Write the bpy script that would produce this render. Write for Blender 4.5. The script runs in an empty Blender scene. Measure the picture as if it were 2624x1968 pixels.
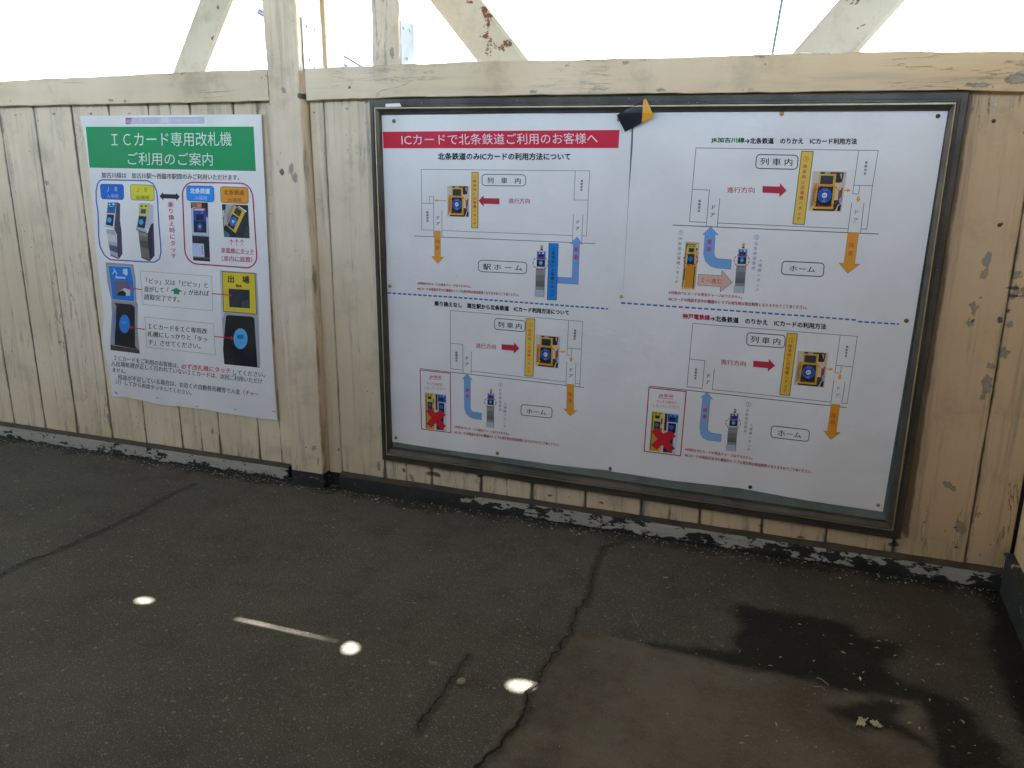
import bpy, math, random
import numpy as np
from mathutils import Vector, Matrix
from mathutils.geometry import tessellate_polygon

S = bpy.context.scene
COL = S.collection
random.seed(7)
rng = np.random.default_rng(11)

# ------------------------------------------------------------------ camera
F, YAW, PITCH, ROLL = 2130.698, -0.338189, -0.2679955, -0.00747264   # in pixels of a 2624 wide frame
CAM = np.array([0.0, -2.6, 1.24])
def cam_axes():
    cy, sy = math.cos(YAW), math.sin(YAW)
    w = np.array([sy*math.cos(PITCH), cy*math.cos(PITCH), math.sin(PITCH)])
    r = np.array([cy, -sy, 0.0]); d = np.cross(w, r)
    cr, sr = math.cos(ROLL), math.sin(ROLL)
    return cr*r+sr*d, -sr*r+cr*d, w
AR, AD, AW = cam_axes()
cd = bpy.data.cameras.new("camera")
cam = bpy.data.objects.new("camera", cd); COL.objects.link(cam)
cd.sensor_width = 36.0; cd.lens = F/2624*36; cd.clip_start = 0.02; cd.clip_end = 2000
m = Matrix.Identity(4)
for i in range(3):
    m[i][0] = AR[i]; m[i][1] = -AD[i]; m[i][2] = -AW[i]; m[i][3] = CAM[i]
cam.matrix_world = m
S.camera = cam

# ------------------------------------------------------------------ light
SUN = np.array([0.22, 0.36, 0.90]); SUN /= np.linalg.norm(SUN)
w = bpy.data.worlds.new("World"); S.world = w; w.use_nodes = True
nt = w.node_tree; bg = nt.nodes["Background"]
sky = nt.nodes.new("ShaderNodeTexSky"); sky.sky_type = 'NISHITA'; sky.sun_disc = False
sky.sun_elevation = math.asin(SUN[2]); sky.sun_rotation = math.atan2(SUN[0], SUN[1])
sky.altitude = 50; sky.air_density = 1.0; sky.dust_density = 4.5; sky.ozone_density = 1.0
nt.links.new(sky.outputs[0], bg.inputs[0]); bg.inputs[1].default_value = 0.15
sl = bpy.data.lights.new("sun", 'SUN'); sl.energy = 2.0; sl.angle = math.radians(0.4); sl.color = (1, 0.95, 0.86)
so = bpy.data.objects.new("sun", sl); COL.objects.link(so)
so.rotation_euler = Vector(SUN).to_track_quat('Z', 'Y').to_euler(); so.location = (3, 3, 8)
S.view_settings.view_transform = 'Standard'; S.view_settings.look = 'None'
S.view_settings.exposure = 4.6; S.view_settings.gamma = 1
S.render.engine = 'CYCLES'
S.cycles.use_denoising = True
S.cycles.max_bounces = 8; S.cycles.diffuse_bounces = 6
S.cycles.sample_clamp_indirect = 8

# ------------------------------------------------------------------ helpers
def ray(px, py):
    return AR*(px-1312)+AD*(py-984)+AW*F
def W(px, py, Y=0.0):
    v = ray(px, py); t = (Y-CAM[1])/v[1]
    p = CAM+v*t
    return p[0], p[2]
def FL(px, py, Z=0.0):
    v = ray(px, py); t = (Z-CAM[2])/v[2]
    p = CAM+v*t
    return p[0], p[1]
def Zm(x0, y0, s):
    return lambda p: (x0+p[0]/s, y0+p[1]/s)
def lin(c):
    o = []
    for v in c:
        v = max(0, min(255, v))/255
        o.append(v/12.92 if v <= .04045 else ((v+.055)/1.055)**2.4)
    return (*o, 1.0)
def tag(o, label=None, cat=None, group=None, kind=None):
    if label: o["label"] = label
    if cat: o["category"] = cat
    if group: o["group"] = group
    if kind: o["kind"] = kind
    return o
def empty(name, loc):
    o = bpy.data.objects.new(name, None); o.empty_display_size = 0.1
    o.location = loc; COL.objects.link(o); return o
def place(o, parent):
    COL.objects.link(o)
    if parent is not None:
        off = np.zeros(3); q = parent
        while q is not None:
            off += np.array(q.location); q = q.parent
        o.parent = parent; o.location = tuple(-off)
    return o
def mesh_obj(name, verts, faces, mats, parent=None, midx=None, attrs=None, smooth=False):
    me = bpy.data.meshes.new(name)
    me.from_pydata([tuple(map(float, v)) for v in verts], [], [tuple(map(int, f)) for f in faces])
    if not isinstance(mats, (list, tuple)): mats = [mats]
    for mt in mats: me.materials.append(mt)
    if midx is not None: me.polygons.foreach_set("material_index", np.array(midx, dtype=np.int32))
    if smooth: me.polygons.foreach_set("use_smooth", np.ones(len(me.polygons), dtype=bool))
    if attrs:
        for k, a in attrs.items():
            at = me.attributes.new(k, 'FLOAT', 'POINT')
            at.data.foreach_set("value", np.asarray(a, dtype=np.float32))
    me.update()
    o = bpy.data.objects.new(name, me)
    return place(o, parent)
class B:
    """collects faces"""
    def __init__(s): s.v = []; s.f = []; s.m = []
    def add(s, vs, fs, mi=0):
        n = len(s.v); s.v += [tuple(v) for v in vs]; s.f += [tuple(i+n for i in f) for f in fs]; s.m += [mi]*len(fs)
    def box(s, x0, x1, y0, y1, z0, z1, mi=0, c=0.0):
        if c <= 0:
            vs = [(x, y, z) for x in (x0, x1) for y in (y0, y1) for z in (z0, z1)]
            fs = [(0, 1, 3, 2), (4, 6, 7, 5), (0, 4, 5, 1), (2, 3, 7, 6), (0, 2, 6, 4), (1, 5, 7, 3)]
            s.add(vs, fs, mi)
        else:
            import bmesh
            bm = bmesh.new(); bmesh.ops.create_cube(bm, size=1)
            for v in bm.verts:
                v.co = ((x0+x1)/2+v.co.x*(x1-x0), (y0+y1)/2+v.co.y*(y1-y0), (z0+z1)/2+v.co.z*(z1-z0))
            bmesh.ops.bevel(bm, geom=bm.edges[:], offset=c, segments=2, affect='EDGES', profile=.6)
            s.add([v.co[:] for v in bm.verts], [[v.index for v in f.verts] for f in bm.faces], mi)
            bm.free()
    def grid(s, P, mi=0):
        """P: (n,m,3) array of points"""
        n, m_, _ = P.shape; b = len(s.v)
        s.v += [tuple(p) for p in P.reshape(-1, 3)]
        for i in range(n-1):
            for j in range(m_-1):
                a = b+i*m_+j
                s.f.append((a, a+1, a+m_+1, a+m_)); s.m.append(mi)
    def cyl(s, p0, p1, r, n=10, mi=0, r1=None):
        p0 = np.array(p0, float); p1 = np.array(p1, float); d = p1-p0; d /= np.linalg.norm(d)
        a = np.cross(d, [0, 0, 1.0]);
        if np.linalg.norm(a) < .1: a = np.cross(d, [1.0, 0, 0])
        a /= np.linalg.norm(a); b = np.cross(d, a); r1 = r if r1 is None else r1
        vs = []
        for p, rr in ((p0, r), (p1, r1)):
            for k in range(n):
                t = 2*math.pi*k/n; vs.append(p+(a*math.cos(t)+b*math.sin(t))*rr)
        fs = [(k, (k+1) % n, n+(k+1) % n, n+k) for k in range(n)]+[tuple(range(n))[::-1], tuple(range(n, 2*n))]
        s.add(vs, fs, mi)
    def build(s, name, mats, parent=None, attrs=None, smooth=False):
        return mesh_obj(name, s.v, s.f, mats, parent, s.m, attrs, smooth)

# value noise for attributes / displacement
_T = rng.random((256, 256))
def vn(x, y, f=1.0, oct=3):
    x = np.asarray(x, float)*f; y = np.asarray(y, float)*f; o = 0; a = 1; tot = 0
    for k in range(oct):
        xi = np.floor(x).astype(int); yi = np.floor(y).astype(int); fx = x-xi; fy = y-yi
        fx = fx*fx*(3-2*fx); fy = fy*fy*(3-2*fy)
        g = lambda i, j: _T[(xi+i+17*k) % 256, (yi+j+31*k) % 256]
        o = o+a*((g(0, 0)*(1-fx)+g(1, 0)*fx)*(1-fy)+(g(0, 1)*(1-fx)+g(1, 1)*fx)*fy)
        tot += a; a *= .5; x = x*2.03; y = y*2.03
    return o/tot

# ------------------------------------------------------------------ node materials
class NM:
    def __init__(s, name):
        s.m = bpy.data.materials.new(name); s.m.use_nodes = True; s.t = s.m.node_tree
        s.b = s.t.nodes["Principled BSDF"]; s.L = s.t.links.new
        s.co = s.t.nodes.new("ShaderNodeTexCoord").outputs["Object"]
    def n(s, typ, **kw):
        nd = s.t.nodes.new(typ)
        for k, v in kw.items(): setattr(nd, k, v)
        return nd
    def map(s, sc=(1, 1, 1), rot=(0, 0, 0), src=None):
        nd = s.n("ShaderNodeMapping"); nd.inputs["Scale"].default_value = sc; nd.inputs["Rotation"].default_value = rot
        s.L(src or s.co, nd.inputs["Vector"]); return nd.outputs[0]
    def noise(s, scale, detail=4, rough=.55, vec=None, dist=0.0):
        nd = s.n("ShaderNodeTexNoise"); nd.inputs["Scale"].default_value = scale; nd.inputs["Detail"].default_value = detail
        nd.inputs["Roughness"].default_value = rough; nd.inputs["Distortion"].default_value = dist
        s.L(vec or s.co, nd.inputs["Vector"]); return nd.outputs["Fac"]
    def voro(s, scale, feature='F1', vec=None, out="Distance", rnd=1.0):
        nd = s.n("ShaderNodeTexVoronoi", feature=feature); nd.inputs["Scale"].default_value = scale
        nd.inputs["Randomness"].default_value = rnd
        s.L(vec or s.co, nd.inputs["Vector"]); return nd.outputs[out]
    def ss(s, v, a, b, lo=0.0, hi=1.0):
        nd = s.n("ShaderNodeMapRange"); nd.interpolation_type = 'SMOOTHSTEP'
        for k, x in ((1, a), (2, b), (3, lo), (4, hi)): nd.inputs[k].default_value = x
        s.L(v, nd.inputs[0]); return nd.outputs[0]
    def math(s, op, a, b=None, c=None, clamp=False):
        nd = s.n("ShaderNodeMath", operation=op, use_clamp=clamp)
        for i, x in enumerate((a, b, c)):
            if x is None: continue
            if isinstance(x, (int, float)): nd.inputs[i].default_value = x
            else: s.L(x, nd.inputs[i])
        return nd.outputs[0]
    def mix(s, f, a, b):
        nd = s.n("ShaderNodeMix", data_type='RGBA')
        for i, x in ((0, f), (6, a), (7, b)):
            if isinstance(x, (int, float)): nd.inputs[i].default_value = x
            elif isinstance(x, (tuple, list)): nd.inputs[i].default_value = x
            else: s.L(x, nd.inputs[i])
        return nd.outputs[2]
    def attr(s, name):
        nd = s.n("ShaderNodeAttribute", attribute_name=name); return nd.outputs["Fac"]
    def bump(s, h, strength=.3, dist=.002, prev=None):
        nd = s.n("ShaderNodeBump"); nd.inputs["Strength"].default_value = strength; nd.inputs["Distance"].default_value = dist
        s.L(h, nd.inputs["Height"])
        if prev is not None: s.L(prev, nd.inputs["Normal"])
        return nd.outputs[0]
    def set(s, color=None, rough=None, normal=None, metal=None, spec=None):
        for k, x in (("Base Color", color), ("Roughness", rough), ("Metallic", metal), ("Specular IOR Level", spec)):
            if x is None: continue
            if isinstance(x, (int, float, tuple)): s.b.inputs[k].default_value = x
            else: s.L(x, s.b.inputs[k])
        if normal is not None: s.L(normal, s.b.inputs["Normal"])
        return s.m

def paint_wood(name, vertical=True, c1=(238, 219, 187), c2=(222, 202, 166), ochre=True):
    a = NM(name)
    st = (38, 38, 1.6) if vertical else (1.6, 38, 38)
    vec = a.map(st)
    grain = a.noise(1.0, 5, .6, vec)
    big = a.noise(1.7, 4, .6)
    col = a.mix(a.ss(big, .35, .68), lin(c1), lin(c2))
    col = a.mix(a.math('MULTIPLY', a.ss(grain, .45, .75), .16), col, lin((150, 140, 112)))
    if ochre:                                          # yellower paint, with warm light put into the colour, towards the east end
        sx = a.n("ShaderNodeSeparateXYZ"); a.L(a.co, sx.inputs[0])
        f = a.ss(sx.outputs[0], -1.7, .55)
        col = a.mix(a.math('MULTIPLY', f, .62), col, lin((214, 172, 118)))
    # grime in seams and under edges
    g = a.attr("grime")
    gn = a.noise(9.0, 6, .65, a.map((3, 3, .7) if vertical else (.7, 3, 3)))
    gf = a.ss(a.math('ADD', a.math('MULTIPLY', g, 1.15), a.math('MULTIPLY', a.math('SUBTRACT', gn, .5), 2.3)), .38, 1.0)
    col = a.mix(a.math('MULTIPLY', gf, .8), col, lin((84, 76, 62)))
    sk = a.noise(1.0, 6, .7, a.map((22, 22, 1.1) if vertical else (1.1, 22, 22)))
    col = a.mix(a.ss(sk, .52, .70, 0, .54 if vertical else .26), col, lin((130, 120, 102)))
    # soft rubbed dirt
    d2 = a.noise(5.0, 7, .7)
    col = a.mix(a.ss(d2, .50, .76, 0, .45), col, lin((134, 124, 102)))
    # small chips and specks
    sp = a.voro(26, vec=a.map((1.3, 1, .75)), out="Distance")
    sn = a.noise(4.1, 3, .6)
    spf = a.math('MULTIPLY', a.ss(sp, .085, .05), a.ss(sn, .52, .6))
    col = a.mix(a.math('MULTIPLY', spf, .8), col, lin((84, 72, 54)))
    # fine vertical cracks
    cw = a.map((9, 9, .8) if vertical else (.8, 9, 9))
    wv = a.noise(1.6, 7, .62, cw, .6)
    band = a.math('ABSOLUTE', a.math('SUBTRACT', wv, .5))
    cm = a.noise(1.9, 3, .5, a.map((1.4, 1.4, .9)))
    crk = a.math('MULTIPLY', a.ss(band, .007, .0015), a.ss(cm, .50, .6) if vertical else a.ss(cm, .56, .64))
    col = a.mix(a.math('MULTIPLY', crk, .68 if vertical else .42), col, lin((70, 58, 42)))
    # paint loss: attribute 'peel' broken up by noise, grey weathered wood under it
    pe = a.attr("peel"); pn = a.noise(38, 8, .72, a.map((1, 1, .7) if vertical else (.7, 1, 1)), .3)
    pn2 = a.noise(8, 4, .6)
    pv = a.math('ADD', a.math('MULTIPLY', pe, .66), a.math('MULTIPLY', a.math('SUBTRACT', pn, .5), 1.9))
    pf = a.ss(pv, .50, .56)
    rnd = a.ss(a.math('ADD', a.math('MULTIPLY', pn, .55), a.math('MULTIPLY', pn2, .55)), .70, .715)
    pf = a.math('MAXIMUM', pf, a.math('MULTIPLY', rnd, .85))
    pc = a.mix(a.noise(22, 5, .7, a.map((4, 4, .6) if vertical else (.6, 4, 4))), lin((184, 174, 154)), lin((138, 128, 110)))
    edge = a.math('MULTIPLY', a.ss(pv, .36, .5), a.ss(pv, .60, .52))
    col = a.mix(pf, col, pc)
    col = a.mix(a.math('MULTIPLY', edge, .55), col, lin((92, 78, 56)))
    dk = a.attr("dark")
    col = a.mix(a.ss(a.math('ADD', dk, a.math('MULTIPLY', a.math('SUBTRACT', pn, .5), 1.5)), .5, .66, 0, .85), col, lin((52, 45, 38)))
    h = a.math('SUBTRACT', a.math('MULTIPLY', grain, .35), a.math('ADD', a.math('MULTIPLY', pf, .8), a.math('MULTIPLY', crk, 1.2)))
    b1 = a.bump(h, .5, .0016)
    b2 = a.bump(a.noise(150, 3, .6), .12, .001, b1)
    return a.set(col, a.ss(big, .3, .7, .42, .6), b2)

def simple(name, rgb, rough=.5, metal=0.0, var=.12, scale=20, bump=.1, spec=None):
    a = NM(name)
    n = a.noise(scale, 5, .6)
    c = lin(rgb); d = tuple(x*(1-var*2) for x in c[:3])+(1,)
    return a.set(a.mix(a.ss(n, .3, .75), c, d), rough, a.bump(a.noise(scale*4, 3), bump, .001), metal, spec)

M_plank = paint_wood("painted_planks")
M_rail = paint_wood("painted_rail", vertical=False)
M_post = paint_wood("painted_post", c1=(237, 218, 188), c2=(221, 201, 167))

# old aluminium frame
a = NM("bronze_aluminium")
n1 = a.noise(14, 6, .6, a.map((.5, 1, .5)))
c = a.mix(a.ss(n1, .3, .7), lin((88, 81, 71)), lin((60, 55, 48)))
sp = a.voro(60, vec=a.map((1, 1, 1)))
c = a.mix(a.math('MULTIPLY', a.ss(sp, .09, .05), a.ss(a.noise(7, 2), .5, .6)), c, lin((170, 172, 176)))
c = a.mix(a.ss(a.noise(30, 6, .7), .6, .8, 0, .5), c, lin((104, 98, 88)))
M_frame = a.set(c, a.ss(n1, .3, .7, .32, .5), a.bump(a.noise(90, 3), .08, .001), .35)
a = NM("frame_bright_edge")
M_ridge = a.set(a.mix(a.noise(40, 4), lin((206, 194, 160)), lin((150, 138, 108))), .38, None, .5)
a = NM("backing_board")
n1 = a.noise(6, 6, .65)
c = a.mix(a.ss(n1, .35, .7), lin((128, 134, 126)), lin((102, 108, 102)))
c = a.mix(a.ss(a.noise(25, 6, .7), .58, .8, 0, .6), c, lin((58, 58, 54)))
M_back = a.set(c, .55, a.bump(a.noise(60, 4), .1, .001))

# kerb boards: black with flaking white paint
a = NM("kerb_paint")
wt = a.attr("white"); kn = a.noise(21, 8, .68, a.map((.75, 1, 1.7)), .25)
v = a.math('ADD', wt, a.math('MULTIPLY', a.math('SUBTRACT', kn, .5), 2.9))
f = a.ss(v, .50, .53)
wc = a.mix(a.noise(14, 5, .7, a.map((.6, 2, 5))), lin((200, 197, 186)), lin((140, 135, 122)))
wc = a.mix(a.ss(a.noise(70, 5, .7), .57, .72, 0, .6), wc, lin((84, 82, 76)))
bc = a.mix(a.ss(a.noise(12, 5), .3, .7), lin((48, 46, 44)), lin((32, 31, 30)))
M_kerb = a.set(a.mix(f, bc, wc), .72, a.bump(a.math('ADD', f, a.math('MULTIPLY', kn, .5)), .5, .0015))
M_ledge = simple("weathered_ledge", (84, 76, 64), .85, 0, .22, 16, .3)
M_dark_backing = simple("dark_backing", (46, 45, 46), .6, 0, .15, 14, .25)

# steel truss, thick lumpy cream paint with rust
a = NM("truss_paint")
n1 = a.noise(2.5, 4); n2 = a.noise(58, 4, .6)
c = a.mix(a.ss(n1, .3, .7), lin((214, 208, 188)), lin((198, 191, 168)))
c = a.mix(a.ss(a.noise(9, 7, .7), .5, .75, 0, .5), c, lin((158, 148, 118)))
ru = a.attr("rust"); rn = a.noise(30, 9, .74)
rv = a.math('ADD', a.math('MULTIPLY', ru, .68), a.math('MULTIPLY', a.math('SUBTRACT', rn, .5), 2.6))
rf = a.ss(rv, .50, .54)
dn = a.math('MULTIPLY', a.ss(a.voro(16, vec=a.map((1, 1, .8))), .16, .1), a.ss(a.noise(5.3, 3), .54, .6))
rf = a.math('MAXIMUM', rf, a.math('MULTIPLY', dn, .9))
rc = a.mix(a.noise(40, 5), lin((150, 84, 56)), lin((96, 52, 40)))
c = a.mix(rf, c, rc)
M_truss = a.set(c, .55, a.bump(a.math('SUBTRACT', n2, a.math('MULTIPLY', rf, .8)), .75, .004))
M_galv = simple("galvanised_steel", (146, 158, 164), .42, .25, .08, 30, .05)
M_pole = simple("grey_steel_pole", (176, 180, 176), .4, .3, .08, 12, .05)
M_screw = simple("screw_metal", (200, 200, 198), .32, .7, .1, 60, .05)
M_rscrew = simple("rusty_screw", (88, 70, 56), .6, .4, .2, 60, .1)
M_cream = simple("cream_sheet", (160, 154, 140), .6, 0, .06, 3, .05)

# ------------------------------------------------------------------ wall
patches = []       # (x, z, rx, rz, amount, kind) from marks seen on the boards
def pt(px, py, rx, ry, k='peel', a=1.0, Y=0.0):
    x, z = W(px, py, Y); s = 2.6/F*1.1
    patches.append((x, z, rx*s*.85, ry*s*.85, a, k))
for q in [(765, 432, 14, 22), (772, 455, 10, 18), (745, 235, 8, 9), (2530, 668, 12, 22), (2522, 700, 12, 16), (2495, 790, 10, 18),
          (2605, 705, 22, 12), (2620, 745, 20, 20), (2595, 760, 14, 8), (2573, 905, 14, 16), (2540, 940, 16, 10), (2528, 990, 14, 30), (2590, 830, 8, 12),
          (2485, 830, 12, 10), (2440, 1248, 16, 10), (2500, 1318, 26, 8), (2428, 1240, 10, 8), (2460, 1350, 14, 20), (120, 470, 12, 14), (5, 320, 10, 40),
          (280, 1080, 10, 36), (200, 1095, 10, 12), (970, 1195, 9, 20), (820, 1140, 12, 12), (830, 1170, 6, 24), (545, 1105, 8, 12), (1055, 1225, 10, 14),
          (1645, 1330, 10, 10), (1725, 1340, 8, 8), (300, 258, 14, 5), (600, 247, 12, 4), (336, 260, 8, 5), (1610, 163, 12, 5), (1460, 170, 8, 4),
          (1915, 232, 26, 5), (1700, 232, 16, 5), (2110, 138, 34, 5), (2598, 205, 26, 12), (2500, 220, 40, 5), (2190, 133, 18, 4), (1375, 236, 12, 5),
          (1215, 240, 10, 4), (1770, 146, 10, 3), (1010, 138, 8, 14)]:
    pt(*q[:4])
for q in [(287, 280, 8, 9), (490, 281, 5, 10), (180, 545, 6, 8), (245, 690, 8, 10), (75, 400, 4, 10), (1085, 280, 5, 6)]:
    pt(*q[:4], k='peel', a=.6)
for q in [(740, 440, 9, 10), (785, 248, 9, 9), (690, 268, 6, 5), (2493, 824, 8, 6), (2562, 820, 9, 7), (2583, 797, 6, 9), (2565, 577, 6, 6),
          (2510, 760, 5, 8), (2600, 740, 24, 4), (2603, 760, 24, 3), (909, 225, 7, 6), (905, 236, 3, 4), (575, 189, 6, 5), (800, 1137, 5, 4), (868, 1153, 4, 8),
          (1110, 1215, 30, 10), (1230, 1218, 16, 6), (2290, 1395, 18, 9), (2450, 1350, 6, 5), (2452, 1402, 7, 6), (2575, 1420, 8, 8), (2600, 1380, 4, 8),
          (1410, 1270, 10, 5), (1540, 1290, 12, 5), (2050, 1375, 14, 5), (1950, 1345, 10, 4), (1035, 1205, 10, 7), (958, 258, 10, 7), (940, 262, 6, 5)]:
    pt(*q[:4], k='dark', a=.95)

SEAMS = [-4.60, -4.41, -4.22, -4.035, -3.845, -3.655, -3.465, -3.275, -3.09, -2.907, -2.717, -2.536, -2.35, -2.161, -1.973, -1.78]
SEAMS_R = [-1.66, -1.604, -1.418, -1.224, -1.029, -.836, -.642, -.447, -.252, -.055, .141, .336, .535, .650]
def wall_attrs(V, front=True):
    x, y, z = V[:, 0], V[:, 1], V[:, 2]
    peel = np.zeros(len(V)); dark = np.zeros(len(V))
    for (a_, b_, rx, rz, am, k) in patches:
        d = np.sqrt(((x-a_)/rx)**2+((z-b_)/rz)**2)
        q = np.clip(1.25-d*.75, 0, 1)*am
        if k == 'peel': peel = np.maximum(peel, q)
        else: dark = np.maximum(dark, q)
    return peel, dark
def plank_wall(name, seams, zb, ztop, parent, y0=0.0, sign=1, halfgroove=True):
    """boards side by side with open V joints and a shallow groove down each"""
    b = B(); gr = []
    for i in range(len(seams)-1):
        xa, xb = seams[i]+.0005, seams[i+1]-.0005
        w_ = xb-xa
        us = [0, .0015, .004, .008, .014, .022]
        if w_ > .12:
            mid = w_*(.5+.04*math.sin(i*2.3)) if halfgroove else None
            xs = us+list(np.linspace(.03, mid-.012, 7))+[mid-.006, mid-.002, mid, mid+.002, mid+.006]+list(np.linspace(mid+.012, w_-.03, 7))+[w_-u for u in us[::-1]]
        else:
            mid = None; xs = sorted(set([u for u in us if u < w_/2]+[w_-u for u in us if u < w_/2]+[w_/2]))
        xs = np.array(xs); zs = np.linspace(zb, ztop, 130)
        X, Zg = np.meshgrid(xa+xs, zs, indexing='ij')
        e = np.minimum(xs, w_-xs)
        dep = np.where(e < .0001, .009, np.where(e < .002, .0022, np.where(e < .005, .0004, 0)))
        tilt = (vn(i*3.1, 5)-.5)*.003
        off = (vn(i*7.7, 1)-.5)*.003
        Y = y0+dep[:, None]+off+tilt*(xs/w_-.5)[:, None]*2+(vn(X*3, Zg*3, 1, 2)-.5)*.002
        gm = .0
        if mid is not None:
            strength = max(0, vn(i*5.3, 9)*2.2-.6)
            gdep = np.clip(1-np.abs(xs-mid)/.003, 0, 1)*.0018*min(1, strength)
            Y = Y+gdep[:, None]
            gm = np.clip(1-np.abs(xs-mid)/.008, 0, 1)*.55*min(1, strength)
        P = np.stack([X, Y*1.0, Zg], -1)
        b.grid(P)
        g = np.clip(1-e/.012, 0, 1)**1.3*(.55+.5*vn(i*11.0, 3))*min(1, w_/.14)
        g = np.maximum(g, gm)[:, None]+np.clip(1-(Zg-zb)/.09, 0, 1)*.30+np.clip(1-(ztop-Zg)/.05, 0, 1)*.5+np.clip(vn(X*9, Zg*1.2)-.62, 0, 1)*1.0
        gr.append(g.reshape(-1))
    V = np.array(b.v); peel, dark = wall_attrs(V)
    g = np.concatenate(gr); inb = (V[:, 0] > -1.42) & (V[:, 0] < .37)
    g = g+np.where(inb, np.clip(1-(.150-V[:, 2])/.03, 0, 1)*.75*(.4+vn(V[:, 0]*7, 2.2)), 0)+np.where((V[:, 2] > .12), np.clip(1-np.abs(V[:, 0]-.365)/.03, 0, 1)*.45, 0)  # grime below the board, plus its soft shadow painted along the right edge
    g = np.clip(g, 0, 1)
    return b.build(name, M_plank, parent, {"grime": g, "peel": peel, "dark": dark})

ZK = 0.071        # top of the kerb board
wall = tag(empty("timber_wall", (-1.7, 0.05, 0)), "cream painted timber parapet wall of vertical boards carrying both posters", "wall")
wall_left = plank_wall("plank_cladding", SEAMS, ZK-.01, 1.43, wall)
wall_right = plank_wall("plank_cladding", SEAMS_R, ZK-.01, 1.43, wall)
b = B(); b.box(-4.62, .66, .012, .04, 0.0, 1.45); b.build("backing_panel", M_dark_backing, wall)  # dark sheet added behind the boards so open joints read black

def rail(name, xs, pts_top, pts_bot, Y, depth, parent):
    """weathered cap rail, outline follows the sagging edges"""
    def interp(pts):
        q = sorted([W(p[0], p[1], Y) for p in pts]); return np.interp(xs, [a_[0] for a_ in q], [a_[1] for a_ in q])
    zt = interp(pts_top); zb = interp(pts_bot)
    jt = (vn(xs*14, 3.3, 1, 4)-.5)*.006; jb = (vn(xs*17, 8.3, 1, 4)-.5)*.005
    zt = zt+jt; zb = zb+jb
    b = B(); vs = [0, .012, .03]+[round(float(q), 3) for q in np.linspace(.07, .93, 17)]+[.97, .988, 1]
    rows = []
    rows.append(np.stack([xs, np.full_like(xs, Y+depth), zb+.002], -1))
    for v in vs:
        yy = Y+(.004 if v in (0, 1) else (.001 if v in (.012, .988) else 0))
        rows.append(np.stack([xs, np.full_like(xs, yy)+(vn(xs*4, v*3, 1, 3)-.5)*.002, zb+(zt-zb)*v], -1))
    rows.append(np.stack([xs, np.full_like(xs, Y+depth), zt+.004], -1))
    P = np.stack(rows, 1); b.grid(P)
    n = P.shape[1]
    # end caps
    for i in (0, len(xs)-1):
        k = len(b.v); b.v += [tuple(p) for p in P[i]]; b.f.append(tuple(range(k, k+n))); b.m.append(0)
    V = np.array(b.v); peel, dark = wall_attrs(V)
    vv = np.array([0]+vs+[1]); g1 = np.clip(1-np.minimum(vv, 1-vv)/.05, 0, 1)*.6
    g = np.tile(g1, len(xs)); g = np.concatenate([g, np.full(len(V)-len(g), .4)])
    tb = np.where(np.tile(vv, len(xs)) > .9, .42, 0); tb = np.concatenate([tb, np.zeros(len(V)-len(tb))])
    nz = vn(V[:, 0]*6, V[:, 2]*20, 1, 4)
    peel = np.maximum(peel, tb*np.clip((nz-.45)*4, 0, 1)*1.6)
    return b.build(name, M_rail, parent, {"grime": g, "peel": peel, "dark": dark})
YR = -.030
xs = np.arange(-4.62, -1.79, .012)
rail("cap_rail", xs, [(-300, 221), (0, 207), (217, 197), (434, 186), (680, 178)], [(-300, 277), (0, 272), (350, 266), (680, 259)], YR, .085, wall)
xs = np.arange(-1.65, .70, .012)
rail("cap_rail", xs, [(766, 176.5), (952, 168), (1222, 157), (1400, 154), (1732, 147), (2064, 134.5), (2396, 131), (2624, 131)],
     [(791, 257.5), (1034, 249.5), (1400, 243.5), (2009, 237), (2451, 231), (2624, 237)], YR, .085, wall)

def post_mesh(name, L, R, Y, depth, parent, zb, ztop, mat, seedz=0):
    """L, R: pixel outlines of the front face (top, bottom)"""
    zs = np.linspace(zb, ztop, 340)
    def xi(pts):
        q = sorted([(W(p[0], p[1], Y)[1], W(p[0], p[1], Y)[0]) for p in pts]); return np.interp(zs, [a_[0] for a_ in q], [a_[1] for a_ in q])
    xl, xr = xi(L), xi(R)
    xl = xl+(vn(zs*20, seedz+1.1, 1, 4)-.5)*.005; xr = xr+(vn(zs*20, seedz+6.6, 1, 4)-.5)*.004
    us = [0, .02, .05]+[round(float(q), 3) for q in np.linspace(.09, .91, 17)]+[.95, .98, 1]
    cols = [np.stack([xl+.001, np.full_like(zs, Y+depth), zs], -1), np.stack([xl, np.full_like(zs, Y+depth*.5), zs], -1)]
    for u in us:
        yy = Y+(.005 if u in (0, 1) else (.001 if u in (.02, .98) else 0))
        cols.append(np.stack([xl+(xr-xl)*u, np.full_like(zs, yy)+(vn(zs*5, u*2+seedz, 1, 3)-.5)*.002, zs], -1))
    cols += [np.stack([xr, np.full_like(zs, Y+depth*.25), zs], -1), np.stack([xr, np.full_like(zs, Y+depth*.6), zs], -1), np.stack([xr-.001, np.full_like(zs, Y+depth), zs], -1)]
    P = np.stack(cols, 0); b = B(); b.grid(P)
    for j in (0, len(zs)-1):
        k = len(b.v); b.v += [tuple(p) for p in P[:, j]]; b.f.append(tuple(range(k, k+P.shape[0]))); b.m.append(0)
    V = np.array(b.v); peel, dark = wall_attrs(V)
    u2 = np.array([.2, .2]+[max(0, 1-min(u, 1-u)/.06)*.5 for u in us]+[.2, .2, .2])
    g = np.repeat(u2, len(zs)); g = np.concatenate([g, np.full(len(V)-len(g), .3)])
    g = np.clip(g+np.clip(1-(V[:, 2]-zb)/.12, 0, 1)*.2, 0, 1)
    return b.build(name, mat, parent, {"grime": g, "peel": peel, "dark": dark})
YP = -.042
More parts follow.
